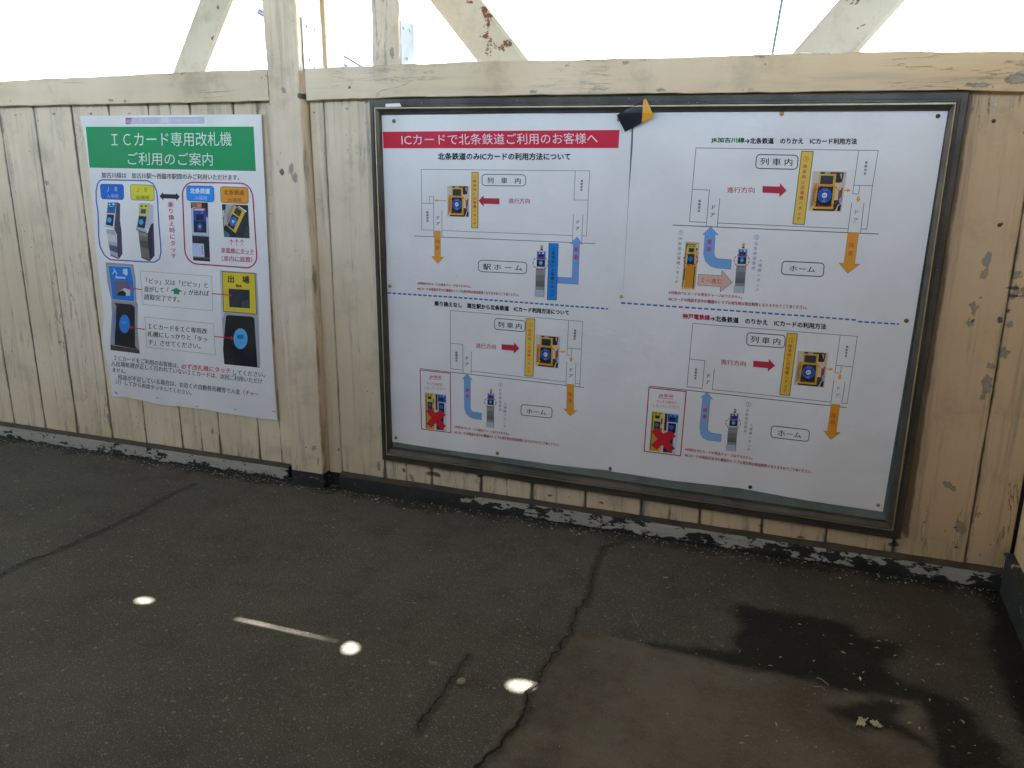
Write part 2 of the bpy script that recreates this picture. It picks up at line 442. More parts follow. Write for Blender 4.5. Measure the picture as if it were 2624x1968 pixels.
post_mesh("post", [(668, 0), (685, 190), (700, 450), (720, 800), (746, 1198)], [(754, 0), (764.5, 181), (777, 383), (793, 600), (812, 900), (827, 1204)], YP, .155, wall, .064, 2.66, M_post)
b = B(); x0, _ = W(745, 1200, YP); x1, _ = W(827, 1206, YP)
b.box(x0+.001, x1-.001, YP+.004, .03, 0, .0638, c=.002); b.build("post_foot", M_kerb, wall, {"white": np.full(len(b.v), .18)})
# stud standing on the rail, with its steel angle plate
YS = -.016
stud = post_mesh("stud", [(949.7, 0), (952.6, 168)], [(1019.5, 0), (1025, 165)], YS, .12, wall, 1.505, 2.66, M_post, 4)
# plate on the stud's east face
def side_plate(name, xface, y0, y1, z0, z1, parent, holes):
    b = B(); b.box(xface+.0005, xface+.0035, y0, y1, z0, z1, 0, .0008)
    b.box(xface+.0036, xface+.04, y0+.02, y1-.002, z0, z0+.003, 0, .0008)
    for (hy, hz) in holes:
        b.cyl((xface+.0035, hy, hz), (xface+.0065, hy, hz), .0065, 12, 1, .0045)
        b.cyl((xface+.0064, hy, hz), (xface+.0068, hy, hz), .0022, 6, 2)
    return b.build(name, [M_galv, M_screw, M_rscrew], parent)
xs_, _ = W(1022, 120, YS)
side_plate("angle_plate", xs_, YS+.010, YS+.105, 1.512, 1.655, stud, [(YS+.03, 1.635), (YS+.075, 1.632), (YS+.05, 1.545)])
xp_, _ = W(764, 160, YP)
side_plate("angle_plate", xp_, YP+.03, YP+.15, 1.51, 1.68, wall.children[[c.name for c in wall.children].index("post")], [(YP+.06, 1.655), (YP+.11, 1.65), (YP+.07, 1.55), (YP+.10, 1.53)])

# kerb boards along the foot of the wall
def kerb(xa, xb, parent, wfun):
    xs = np.arange(xa, xb+.001, .01); b = B()
    prof = [(.0, .0), (-.022, .0), (-.023, .012), (-.0225, .03), (-.022, .045), (-.021, .056), (-.017, .0615), (-.002, .068), (.010, .071)]
    rows = []
    for i, (y, z) in enumerate(prof):
        rows.append(np.stack([xs, y+(vn(xs*9, i*1.7, 1, 3)-.5)*.003, z+0*xs+(0 if i < 2 else (vn(xs*12, i*2.1+50, 1, 3)-.5)*.004)], -1))
    P = np.stack(rows, 1); b.grid(P)
    b.m = [(0 if (k % (len(prof)-1)) < 5 else 1) for k in range(len(b.f))]
    V = np.array(b.v); wv = np.array([wfun(x) for x in V[:, 0]])-np.clip((.016-V[:, 2])/.016, 0, 1)*.75
    return b.build("kerb_board", [M_kerb, M_ledge], parent, {"white": wv})
def wf(x):
    return float(np.interp(x, [-4.6, -3.3, -2.9, -2.6, -2.4, -1.9, -1.6, -1.15, -.95, -.6, -.2, .1, .35, .5, .6, .66], [.7, .76, .78, .55, .76, .76, .12, .05, .55, .64, .6, .5, .56, .66, .45, .1]))
kerb(-4.62, -1.822, wall, wf)
kerb(-1.602, .645, wall, wf)

def screw(px, py, mat, Y, r=.005):
    x, z = W(px, py, Y); b = B()
    b.cyl((x, Y+.004, z), (x, Y-.0012, z), r, 14, 0, r*.8); b.cyl((x, Y-.0011, z), (x, Y-.0016, z), r*.38, 6, 1)
    o = b.build("screw", [mat, M_rscrew], wall); return o
for p in [(804, 289), (888, 278), (2549, 269), (39, 295), (137, 292), (231, 291), (331, 291)]: screw(*p, M_screw, -.003)
for p in [(2547, 310), (2562, 577), (806, 803), (810, 802), (840, 632), (1053, 620)][:3]: screw(*p, M_rscrew, -.003, .0055)
for p in [(322, 1153), (422, 1172), (512, 1188), (609, 1205), (703, 1218), (1052, 1268), (1160, 1284), (1386, 1322)]:
    screw(*p, M_rscrew, -.024, .0045)

# return wall at the corner
rw = tag(empty("return_wall", (.66, -.6, 0)), "cream boarded return wall meeting the poster wall at the dark littered corner", "wall")
b = B(); ys = np.linspace(-1.9, -.002, 60); zs = np.linspace(.07, 1.45, 50)
Yg, Zg = np.meshgrid(ys, zs, indexing='ij'); e = np.abs(((Yg/.19) % 1)-.5)
X = .652+np.where(e > .485, .006, 0)+(vn(Yg*3, Zg*3)-.5)*.002
b.grid(np.stack([X, Yg, Zg], -1)); V = np.array(b.v)
b.build("plank_cladding", M_plank, rw, {"grime": (np.clip((e-.44)*14, 0, 1)*.6).reshape(-1), "peel": np.zeros(len(V)), "dark": np.zeros(len(V))})
b = B(); b.box(.662, .72, -1.9, .06, 0, 1.45); b.build("backing_panel", M_dark_backing, rw)  # added to fill the corner where sun leaked through
b = B(); b.box(.645, .70, -1.9, 0.0, 1.4505, 1.53, c=.003); b.build("cap_rail", M_rail, rw, {"grime": np.full(len(b.v), .2), "peel": np.zeros(len(b.v)), "dark": np.zeros(len(b.v))})
b = B(); b.box(.632, .66, -1.9, -.026, 0, .13, c=.003); b.build("kerb_board", M_kerb, rw, {"white": np.full(len(b.v), .15)})

# unseen wall opposite and roof, put in to block and shape the light
pw = tag(empty("unseen_parapet", (-3, -3.35, 0)), "unseen grey parapet across the walkway, raised and darkened to shape the light", "wall")
b = B(); b.box(-12, 6, -3.40, -3.34, 0, 1.98); b.build("plank_cladding", simple("darkened_parapet", (112, 108, 98), .8, 0, .2, 3, .2), pw)  # boards toned dark to cut light bounced onto the poster wall
b = B(); b.box(-12, 6, -3.42, -3.32, 1.981, 2.06, c=.003); b.build("cap_rail", M_cream, pw)
for x in (-9, -6, -3.2, -.4, 2.4, 5.2):
    b = B(); b.box(x, x+.12, -3.45, -3.33, 2.061, 2.66, c=.003); b.build("post", M_cream, pw)

def spot(px, py): return FL(px, py)
def on_roof(p, z): return (p[0]+SUN[0]/SUN[2]*z, p[1]+SUN[1]/SUN[2]*z)
ZR = 2.70
cu = bpy.data.curves.new("roof", 'CURVE'); cu.dimensions = '2D'; cu.fill_mode = 'BOTH'; cu.extrude = .0015
def spl(pts):
    s_ = cu.splines.new('POLY'); s_.points.add(len(pts)-1)
    for i, p in enumerate(pts): s_.points[i].co = (p[0], p[1], 0, 1)
    s_.use_cyclic_u = True
spl([(-12, -4.1), (6, -4.1), (6, 1.6), (-12, 1.6)])  # outer overhang widened to shade the post sides
def hole(px, py, hw, hh, n=14, sharp=0.0):
    c0 = spot(px, py); l = spot(px-hw, py); r = spot(px+hw, py); u = spot(px, py-hh)
    ex = ((r[0]-l[0])/2, (r[1]-l[1])/2); ey = (u[0]-c0[0], u[1]-c0[1])
    pts = []
    for k in range(n):
        t = 2*math.pi*k/n; q = .8+.45*float(vn(2+math.cos(t)*1.3+px, 2+math.sin(t)*1.3, 1, 3))
        p = (c0[0]+(ex[0]*math.cos(t)+ey[0]*math.sin(t))*q, c0[1]+(ex[1]*math.cos(t)+ey[1]*math.sin(t))*q)
        pts.append(on_roof(p, ZR))
    spl(pts)
hole(369, 1539, 22, 8); hole(898, 1661, 21, 15); hole(1335, 1757, 36, 15)  # roof holes aimed along the sun so spots land on the floor
def slit(pa, pb, w0, w1, n=10):
    A = np.array(on_roof(spot(*pa), ZR)); Bq = np.array(on_roof(spot(*pb), ZR)); d = (Bq-A); nrm = np.array([-d[1], d[0]])/np.linalg.norm(d)
    up = []; dn = []
    for k in range(n+1):
        t = k/n; c_ = A+d*t; wv = (w0+(w1-w0)*t)*(.25+1.5*vn(t*9, pa[0]*.01, 1, 4))
        up.append(c_+nrm*wv/2); dn.append(c_-nrm*wv/2)
    spl(up+dn[::-1])
slit((604, 1585), (868, 1645), .0075, .0022)
slit((20, 1466), (36, 1468), .0012, .0012); slit((80, 1472), (100, 1475), .0016, .0012); slit((1095, 1696), (1160, 1712), .0014, .001); slit((135, 1483), (150, 1487), .001, .001)
ro = bpy.data.objects.new("roof_curve", cu); COL.objects.link(ro); bpy.context.view_layer.update()
dg = bpy.context.evaluated_depsgraph_get()
me = bpy.data.meshes.new_from_object(ro.evaluated_get(dg)); bpy.data.objects.remove(ro)
for v in me.vertices: v.co.z += ZR
me.materials.clear(); me.materials.append(M_cream)
roof = bpy.data.objects.new("roof", me); COL.objects.link(roof)
tag(roof, "unseen thin cream sheet roof, pierced and overhung to shape the light", None, None, "structure")

# ------------------------------------------------------------------ steelwork beyond the wall
def brace(L, R, Y, depth, label, rust=[], ext=.35):
    """L, R: pixel points (top, bottom) of the two edges of the face seen"""
    q = [np.array(W(*p, Y)) for p in (L[0], R[0], R[1], L[1])]
    d = ((q[0]-q[3])+(q[1]-q[2]))/2; d /= np.linalg.norm(d)
    t0 = (2.62-q[0][1])/d[1]; t1 = (q[3][1]-1.1)/d[1]; t0b = (2.62-q[1][1])/d[1]; t1b = (q[2][1]-1.1)/d[1]
    TL = q[0]+d*t0; TR = q[1]+d*t0b; BL = q[3]-d*t1; BR = q[2]-d*t1b
    nu, nv = 14, 120
    U = np.linspace(0, 1, nu); Vv = np.linspace(0, 1, nv)
    b = B()
    uu = list(U); front = []
    for u in uu:
        top = TL+(TR-TL)*u; bot = BL+(BR-BL)*u
        y = Y+(.006 if u in (0, 1) else 0)
        front.append(np.stack([bot[0]+(top[0]-bot[0])*Vv, np.full(nv, y), bot[1]+(top[1]-bot[1])*Vv], -1))
    def side(u, yy):
        p = front[0 if u == 0 else -1].copy(); p[:, 1] = yy; return p
    cols = [side(0, Y+depth), side(0, Y+depth*.5), side(0, Y+.012)]+front+[side(1, Y+.012), side(1, Y+depth*.3), side(1, Y+depth*.6), side(1, Y+depth), side(0, Y+depth)]
    b.grid(np.stack(cols, 0)); V = np.array(b.v)
    ru = np.zeros(len(V))
    for (px, py, rx, ry) in rust:
        x, z = W(px, py, Y); s = 2.9/F*1.1
        ru = np.maximum(ru, np.clip(1.1-np.sqrt(((V[:, 0]-x)/(rx*s))**2+((V[:, 2]-z)/(ry*s))**2)*.7, 0, 1))
    o = b.build("truss_brace", M_truss, None, {"rust": ru})
    c0 = V.mean(0); c0[2] = V[:, 2].min()
    o.data.transform(Matrix.Translation(-Vector(c0))); o.location = c0
    return tag(o, label, "steel brace", "diagonal steel braces outside the wall")
YB = .30
brace([(507, 0), (441, 186)], [(597, 0), (521, 184)], YB, .17, "pitted cream steel brace slanting up behind the wall beside the tall post",
      [(543, 100, 6, 7), (525, 30, 4, 4)])
brace([(1097, 0), (1222, 157)], [(1235, 0), (1352, 155)], YB, .10, "cream steel brace with a large rust patch, above the notice board",
      [(1253, 55, 14, 18), (1245, 90, 16, 14), (1252, 118, 14, 20), (1297, 112, 20, 14), (1280, 122, 16, 10), (1247, 135, 8, 8), (1240, 25, 8, 10), (1205, 5, 14, 5), (1280, 148, 6, 5), (1323, 122, 5, 7), (1224, 128, 6, 5)])
brace([(2150, 0), (2031, 133)], [(2318, 0), (2202, 131)], YB, .10, "cream steel brace with small dark chips, above the orange half of the tape",
      [(2185, 8, 12, 7), (2175, 16, 9, 4), (2196, 2, 8, 8), (2247, 33, 5, 5), (2243, 47, 5, 6), (2200, 52, 4, 4), (2205, 67, 6, 3), (2183, 117, 4, 4), (2165, 3, 4, 6)])
# steel column and pole behind the tall post
b = B()
xa, _ = W(789, 80, .16); xb, _ = W(834, 80, .16)
b.box(xa, xb, .16, .28, 1.0, 2.66, c=.004)
o = b.build("steel_column", M_truss, None, {"rust": np.zeros(len(b.v))}); c0 = ((xa+xb)/2, .22, 1.0)
o.data.transform(Matrix.Translation(-Vector(c0))); o.location = c0
tag(o, "pale steel column standing just behind the tall wooden post", "column")
x0, _ = W(846, 80, .33)
b = B(); b.cyl((0, 0, 0), (0, 0, 1.66), .0125, 20); b.v = [(v[0], v[1], v[2]) for v in b.v]
o = b.build("steel_pole", M_pole, None, smooth=True); o.location = (x0, .33, 1.0); tag(o, "thin grey steel pole beside the pale column behind the wall", "pole")
# hanging cable, thin wires
def tube_obj(name, pts, r, mat, label, cat, group=None):
    b = B(); pts = [np.array(p, float) for p in pts]
    for p, q in zip(pts[:-1], pts[1:]): b.cyl(p, q, r, 8)
    c0 = pts[-1]; b.v = [tuple(np.array(v)-c0) for v in b.v]
    o = b.build(name, mat, None); o.location = tuple(c0); return tag(o, label, cat, group)
M_wire = simple("wire", (74, 72, 82), .5, .2); M_cable = simple("weathered_cable", (96, 132, 136), .5, 0)
def wp3(px, py, Y): x, z = W(px, py, Y); return (x, Y, z)
tube_obj("cable", [wp3(2010, -90, .8), wp3(2004, 0, .8), wp3(1997, 40, .8), wp3(1990, 80, .8), wp3(1979, 140, .8), wp3(1972, 190, .8)], .006, M_cable, "slack blue-green cable hanging down beyond the cap rail", "cable")
tube_obj("electric_wire", [wp3(641, 12, 4), wp3(658, 21, 4), wp3(700, 44, 4), wp3(790, 92, 4), wp3(890, 148, 4), wp3(930, 172, 4)], .013, M_wire, "upper of two dark overhead wires seen beside the tall post", "wire")
tube_obj("electric_wire", [wp3(640, 18, 4), wp3(668, 34, 4), wp3(780, 102, 4), wp3(882, 165, 4), wp3(900, 180, 4)], .019, M_wire, "lower and thicker of two dark overhead wires beside the tall post", "wire")

# ------------------------------------------------------------------ glyphs
_GC = {}
def glyph(s, wt=0.0):
    k = (s, wt)
    if k in _GC: return _GC[k]
    c = bpy.data.curves.new("glyph", 'FONT'); c.body = s; c.resolution_u = 2; c.offset = wt; c.fill_mode = 'FRONT'
    o = bpy.data.objects.new("glyph", c); COL.objects.link(o); bpy.context.view_layer.update()
    me = bpy.data.meshes.new_from_object(o.evaluated_get(bpy.context.evaluated_depsgraph_get()))
    v = np.empty(len(me.vertices)*3); me.vertices.foreach_get("co", v); v = v.reshape(-1, 3)[:, :2]
    f = [tuple(p.vertices) for p in me.polygons]
    bpy.data.objects.remove(o); bpy.data.meshes.remove(me); bpy.data.curves.remove(c)
    _GC[k] = (v, f); return _GC[k]

# ------------------------------------------------------------------ print material cache
_PM = {}
def pm(rgb):
    rgb = tuple(rgb)
    if rgb not in _PM:
        a = NM("print_%02x%02x%02x" % rgb)
        n = a.noise(7, 4); c = lin(rgb)
        c2 = tuple(min(1, x*.9+.02) for x in c[:3])+(1,)
        a.set(a.mix(a.ss(n, .35, .7), c, c2), .5, a.bump(a.noise(4.5, 4, .55), .2, .008), None, .22)
        _PM[rgb] = a.m
    return _PM[rgb]
def paper_mat(name, tint=(241, 238, 233)):
    a = NM(name)
    n = a.noise(3.0, 5); c = a.mix(a.ss(n, .35, .7), lin(tint), lin(tuple(t-9 for t in tint)))
    c = a.mix(a.ss(a.noise(11, 7, .7), .6, .82, 0, .22), c, lin((196, 192, 182)))
    sp = a.math('MULTIPLY', a.ss(a.voro(11), .025, .012), a.ss(a.noise(3, 2), .5, .56))
    c = a.mix(a.math('MULTIPLY', sp, .7), c, lin((110, 108, 104)))
    f1 = a.noise(3.4, 4, .5, None, .6); f2 = a.noise(16, 3, .5)
    return a.set(c, .42, a.bump(a.math('ADD', f1, a.math('MULTIPLY', f2, .12)), .9, .02), None, .3)
M_paper = paper_mat("poster_paper")

class Part:
    def __init__(s, sheet, name, L, parent=None):
        s.sh = sheet; s.name = name; s.L = L; s.par = parent; s.v = []; s.f = []; s.m = []; s.mats = []; s.seg = []
    def mi(s, rgb):
        k = pm(rgb)
        if k not in s.mats: s.mats.append(k)
        return s.mats.index(k)
    def raw(s, P, faces, rgb, lv=0):
        """P: pixel points (N,2) in photo pixels"""
        n = len(s.v); L = s.L+lv
        for p in P:
            x, z = W(p[0], p[1], s.sh.Y)
            s.v.append((x, s.sh.Y-s.sh.wave(x, z)-L*.0003, z))
        mi = s.mi(rgb)
        for f in faces: s.f.append(tuple(i+n for i in f)); s.m.append(mi)
    def T(s, pts): return [s.sh.tf(p) for p in pts]
    def poly(s, pts, rgb, lv=0):
        P = [tuple(p) for p in s.T(pts)]
        tris = tessellate_polygon([[Vector((p[0], p[1], 0)) for p in P]])
        idx = {}; V = list(P); todo = [tuple(t) for t in tris]; out = []
        while todo:
            t = todo.pop(); L = [(math.dist(V[t[i]], V[t[(i+1) % 3]]), i) for i in range(3)]; m_, i = max(L)
            if m_ < 17: out.append(t); continue
            a_, b_, c_ = t[i], t[(i+1) % 3], t[(i+2) % 3]; k = (min(a_, b_), max(a_, b_))
            if k not in idx: idx[k] = len(V); V.append(((V[a_][0]+V[b_][0])/2, (V[a_][1]+V[b_][1])/2))
            todo += [(a_, idx[k], c_), (idx[k], b_, c_)]
        s.raw(V, out, rgb, lv)
    def quad(s, q, rgb, lv=0, nx=None, ny=None):
        q = [np.array(p, float) for p in s.T(q)]
        nx = nx or max(1, int(np.linalg.norm(q[1]-q[0])/14)); ny = ny or max(1, int(np.linalg.norm(q[3]-q[0])/14))
        P = []
        for j in range(ny+1):
            for i in range(nx+1):
                u, v = i/nx, j/ny
                P.append((q[0]*(1-u)+q[1]*u)*(1-v)+(q[3]*(1-u)+q[2]*u)*v)
        s.raw(P, [(j*(nx+1)+i, j*(nx+1)+i+1, (j+1)*(nx+1)+i+1, (j+1)*(nx+1)+i) for j in range(ny) for i in range(nx)], rgb, lv)
    def line(s, pts, w, rgb, lv=0, closed=False):
        P = [np.array(p, float) for p in s.T(pts)]
        o = np.array(s.sh.tf((0, 0))); sc = np.linalg.norm(np.array(s.sh.tf((1, 0)))-o); w = w*sc
        if closed: P.append(P[0])
        Q = [P[0]]
        for a_, b_ in zip(P[:-1], P[1:]):
            n = max(1, int(np.linalg.norm(b_-a_)/16))
            for k in range(1, n+1): Q.append(a_+(b_-a_)*k/n)
        N = len(Q); L_ = []; R_ = []
        for i in range(N):
            if closed: d0 = Q[i]-Q[i-1] if i > 0 else Q[0]-Q[-2]; d1 = Q[i+1]-Q[i] if i < N-1 else Q[1]-Q[0]
            else: d0 = Q[i]-Q[i-1] if i > 0 else Q[1]-Q[0]; d1 = Q[i+1]-Q[i] if i < N-1 else Q[i]-Q[i-1]
            d0 = d0/(np.linalg.norm(d0)+1e-9); d1 = d1/(np.linalg.norm(d1)+1e-9)
            t = d0+d1; t = t/(np.linalg.norm(t)+1e-9); nn = np.array([-t[1], t[0]])
            c = max(.4, abs(nn@np.array([-d0[1], d0[0]])))
            L_.append(Q[i]+nn*w/2/c); R_.append(Q[i]-nn*w/2/c)
        s.raw(L_+R_, [(i, i+1, N+i+1, N+i) for i in range(N-1)], rgb, lv)
    def dash(s, pts, w, rgb, on, off, lv=0, closed=False):
        P = [np.array(p, float) for p in pts]
        if closed: P.append(P[0])
        seg = [np.linalg.norm(b_-a_) for a_, b_ in zip(P[:-1], P[1:])]; cum = np.concatenate([[0], np.cumsum(seg)]); tot = cum[-1]
        at = lambda t: np.array([np.interp(t, cum, [p[0] for p in P]), np.interp(t, cum, [p[1] for p in P])])
        t = 0
        while t < tot-on*.3:
            e = min(tot, t+on); s.line([at(t+(e-t)*k/3) for k in range(4)], w, rgb, lv); t += on+off
    def ell(s, c, rx, ry, rgb, lv=0, rot=0.0, n=22):
        s.poly(s.epts(c, rx, ry, rot, n), rgb, lv)
    def epts(s, c, rx, ry, rot=0.0, n=22):
        return [(c[0]+rx*math.cos(t)*math.cos(rot)-ry*math.sin(t)*math.sin(rot), c[1]+rx*math.cos(t)*math.sin(rot)+ry*math.sin(t)*math.cos(rot)) for t in [2*math.pi*k/n for k in range(n)]]
    def rpts(s, q, ru, rv, n=5):
        q = [np.array(p, float) for p in q]; out = []
        for cx, cy, a0 in ((ru, rv, 180), (1-ru, rv, 270), (1-ru, 1-rv, 0), (ru, 1-rv, 90)):
            for k in range(n+1):
                t = math.radians(a0+90*k/n); u = cx+ru*math.cos(t); v = cy+rv*math.sin(t)
                out.append(tuple((q[0]*(1-u)+q[1]*u)*(1-v)+(q[3]*(1-u)+q[2]*u)*v))
        return out
    def rrect(s, q, ru, rv, fill=None, stroke=None, w=3, lv=0):
        P = s.rpts(q, ru, rv)
        if fill: s.poly(P, fill, lv)
        if stroke: s.line(P, w, stroke, lv+(.5 if fill else 0), True)
    def text(s, st, q, rgb, wt=0.0, lv=0):
        """fit the ink of a string in a quad (TL,TR,BR,BL)"""
        s.seg.append((len(s.v), len(s.f)))
        bold = wt > .015; v, f = glyph(st, 0.0); lo, hi = v.min(0), v.max(0)
        q = [np.array(p, float) for p in s.T(q)]
        u = ((v[:, 0]-lo[0])/(hi[0]-lo[0]))[:, None]; t = ((hi[1]-v[:, 1])/(hi[1]-lo[1]))[:, None]
        P = (q[0]*(1-u)+q[1]*u)*(1-t)+(q[3]*(1-u)+q[2]*u)*t
        s.raw(P, f, rgb, lv)
        if bold:
            for k, (dx, dy) in enumerate(((.62, .2), (-.62, -.2), (-.2, .6), (.2, -.6))): s.raw(P+np.array((dx, dy)), f, rgb, lv+.12*(k+1))
        elif wt > .003:
            e_ = 14*wt+.1
            for k, q_ in enumerate((e_, -e_)): s.raw(P+np.array((q_, q_*.3)), f, rgb, lv+.12*(k+1))
    def row(s, st, a_, b_, h, rgb, wt=0.0, lv=0, sh=0.0):
        """a_: top-left of the ink, b_: top-right, h: ink height, sh: x shift of the foot"""
        s.text(st, [a_, b_, (b_[0]+sh, b_[1]+h), (a_[0]+sh, a_[1]+h)], rgb, wt, lv)
    def vtext(s, st, a_, b_, size, rgb, wt=0.0, lv=0, slope=0.0, sizes=None):
        s.seg.append((len(s.v), len(s.f)))
        n = len(st); a_ = np.array(a_, float); b_ = np.array(b_, float)
        down = (b_-a_)/(np.linalg.norm(b_-a_)+1e-9)
        for i, ch in enumerate(st):
            if ch in " \u3000": continue
            c = a_+(b_-a_)*(i/(n-1) if n > 1 else 0); sz = size if sizes is None else sizes[i]
            v, f = glyph(ch, 0.0); cx = .5 if ord(ch) > 255 else (v[:, 0].min()+v[:, 0].max())/2
            ux = np.array([1, slope])
            if ch == 'ー':  # vertical long vowel mark stands upright
                v = np.stack([.5+(v[:, 1]-.38), .38+(v[:, 0]-.5)], -1)
            P = [c+ux*(x-cx)*sz-down*(y-.38)*sz for x, y in v]
            P = np.array(s.T(P)); s.raw(P, f, rgb, lv)
            if wt > .003:
                for k, q_ in enumerate((.28, -.28)): s.raw(P+np.array((q_, q_*.3)), f, rgb, lv+.12*(k+1))
    def pic(s, q, items):
        """draw small picture: items are (kind, pts in unit square, rgb, lv)"""
        q = [np.array(p, float) for p in q]
        mp = lambda p: tuple((q[0]*(1-p[0])+q[1]*p[0])*(1-p[1])+(q[3]*(1-p[0])+q[2]*p[0])*p[1])
        for it in items:
            k, pts, rgb, lv = it[:4]
            if k == 'p': s.poly([mp(p) for p in pts], rgb, lv)
            elif k == 'r': x0, y0, x1, y1 = pts; s.quad([mp(p) for p in ((x0, y0), (x1, y0), (x1, y1), (x0, y1))], rgb, lv)
            elif k == 'e': cx, cy, rx, ry = pts; s.poly([mp((cx+rx*math.cos(t), cy+ry*math.sin(t))) for t in [2*math.pi*i/20 for i in range(20)]], rgb, lv)
            elif k == 'd': cx, cy, rx, ry = pts; s.dash([mp((cx+rx*math.cos(t), cy+ry*math.sin(t))) for t in [2*math.pi*i/40 for i in range(40)]], it[4], rgb, it[5], it[6], lv, True)
            elif k == 't': x0, y0, x1, y1 = pts; s.text(it[4], [mp(p) for p in ((x0, y0), (x1, y0), (x1, y1), (x0, y1))], rgb, it[5] if len(it) > 5 else 0, lv)
            elif k == 'l': s.line([mp(p) for p in pts], it[4], rgb, lv)
    def done(s, label=None):
        if s.name in ("lettering", "staple") and len(s.seg) > 1:
            o = None; s.seg[0] = (0, 0); ends = s.seg[1:]+[(len(s.v), len(s.f))]
            for (v0, f0), (v1, f1) in zip(s.seg, ends):
                if f1 <= f0: continue
                mi = s.m[f0:f1]; used = sorted(set(mi))
                o = mesh_obj(s.name, s.v[v0:v1], [tuple(i-v0 for i in f) for f in s.f[f0:f1]], [s.mats[k] for k in used], s.par or s.sh.root, [used.index(k) for k in mi])
                if label: o["label"] = label
            return o
        o = mesh_obj(s.name, s.v, s.f, s.mats, s.par or s.sh.root, s.m)
        if label: o["label"] = label
        return o
class Sheet:
    def __init__(s, root, Y, wave): s.root = root; s.Y = Y; s.wave = wave; s.tf = lambda p: p
    def zoom(s, x0, y0, sc): s.tf = Zm(x0, y0, sc)
    def paper(s, left, right, top, bottom, nu, nv, name="sheet"):
        def samp(pts, n):
            P = np.array(pts, float); d = np.concatenate([[0], np.cumsum(np.linalg.norm(np.diff(P, axis=0), axis=1))]); d /= d[-1]
            t = np.linspace(0, 1, n); return np.stack([np.interp(t, d, P[:, 0]), np.interp(t, d, P[:, 1])], -1)
        Lf, Rt, Tp, Bt = samp(left, nv), samp(right, nv), samp(top, nu), samp(bottom, nu)
        b = B(); G = np.zeros((nu, nv, 3))
        for i in range(nu):
            u = i/(nu-1)
            for j in range(nv):
                v = j/(nv-1)
                p = (1-v)*Tp[i]+v*Bt[i]+(1-u)*Lf[j]+u*Rt[j]-((1-u)*(1-v)*Tp[0]+u*(1-v)*Tp[-1]+(1-u)*v*Bt[0]+u*v*Bt[-1])
                x, z = W(p[0], p[1], s.Y); G[i, j] = (x, s.Y-s.wave(x, z), z)
        b.grid(G); return b.build(name, M_paper, s.root, smooth=True)
CHAR = (28, 30, 38); RED = (196, 44, 66); WHT = (236, 240, 240)

def reader_pic(P, q, dashw=9, ring=True):
    """photo of a yellow card reader"""
    Yl = (226, 176, 58); it = [
        ('r', (0, 0, 1, 1), (226, 200, 160), 0), ('p', [(.06, .05), (.2, .05), (.2, .5), (.06, .95), (0.03, .95)], (206, 168, 108), .4),
        ('r', (.03, .03, .22, .3), (212, 202, 178), .5), ('p', [(.05, .45), (.16, .3), (.16, .85), (.05, .9)], (182, 138, 84), .6),
        ('r', (.22, .02, .35, .07), (40, 40, 44), .5), ('r', (.35, .02, .52, .07), (168, 158, 160), .5), ('r', (.52, .02, .9, .08), (58, 36, 38), .5),
        ('p', [(.66, .05), (.93, .03), (.9, .26), (.84, .28), (.68, .28)], (48, 42, 48), .6), ('p', [(.8, .06), (.88, .05), (.87, .2), (.83, .12)], (176, 170, 176), .8),
        ('p', [(.93, .02), (1, .02), (1, .55), (.92, .6), (.9, .3)], (214, 196, 166), .6), ('p', [(.72, .3), (.93, .3), (.9, .52), (.78, .66), (.72, .6)], (222, 200, 160), .6),
        ('p', [(.84, .5), (.95, .38), (.95, .62), (.84, .75)], (124, 88, 66), .8), ('p', [(.88, .74), (.96, .6), (.98, .7), (.93, .82)], (120, 172, 206), 1.0),
        ('p', [(.72, .72), (.9, .7), (.93, .8), (.84, .97), (.72, .97)], (62, 44, 44), .7), ('p', [(.8, .98), (.88, .8), (.92, .84), (.86, .98)], (200, 196, 196), .9),
        ('r', (.12, .92, .78, .985), (50, 36, 38), .6), ('p', [(.88, .86), (.97, .8), (.96, .98), (.86, .98)], (36, 38, 48), 1.0),
        ('p', [(.2, .08), (.7, .06), (.71, .38), (.2, .38)], Yl, 1.0), ('p', [(.17, .36), (.73, .36), (.74, .94), (.14, .94)], (220, 172, 60), 1.2),
        ('r', (.25, .11, .63, .32), (52, 54, 58), 1.6), ('p', [(.21, .38), (.66, .38), (.67, .885), (.19, .885)], (34, 32, 36), 1.7),
        ('e', (.43, .6, .205, .185), (92, 124, 146), 2.0), ('e', (.43, .6, .195, .175), (38, 84, 176), 2.3), ('e', (.43, .6, .08, .065), (226, 226, 232), 2.6),
        ('t', (.385, .585, .475, .62), (200, 50, 60), 2.9, 'IC', .05),
        ('l', [(.37, .45), (.4, .48), (.43, .47), (.46, .48), (.49, .45)], (120, 170, 226), 2.6, 3), ('l', [(.38, .74), (.43, .70), (.48, .74)], (120, 170, 226), 2.6, 3),
        ('l', [(.39, .77), (.43, .735), (.47, .77)], (120, 170, 226), 2.6, 3)]
    if ring: it.append(('d', (.49, .61, .41, .27), (206, 46, 52), 3.2, dashw, dashw*3.2, dashw*1.3))
    P.pic(q, it)
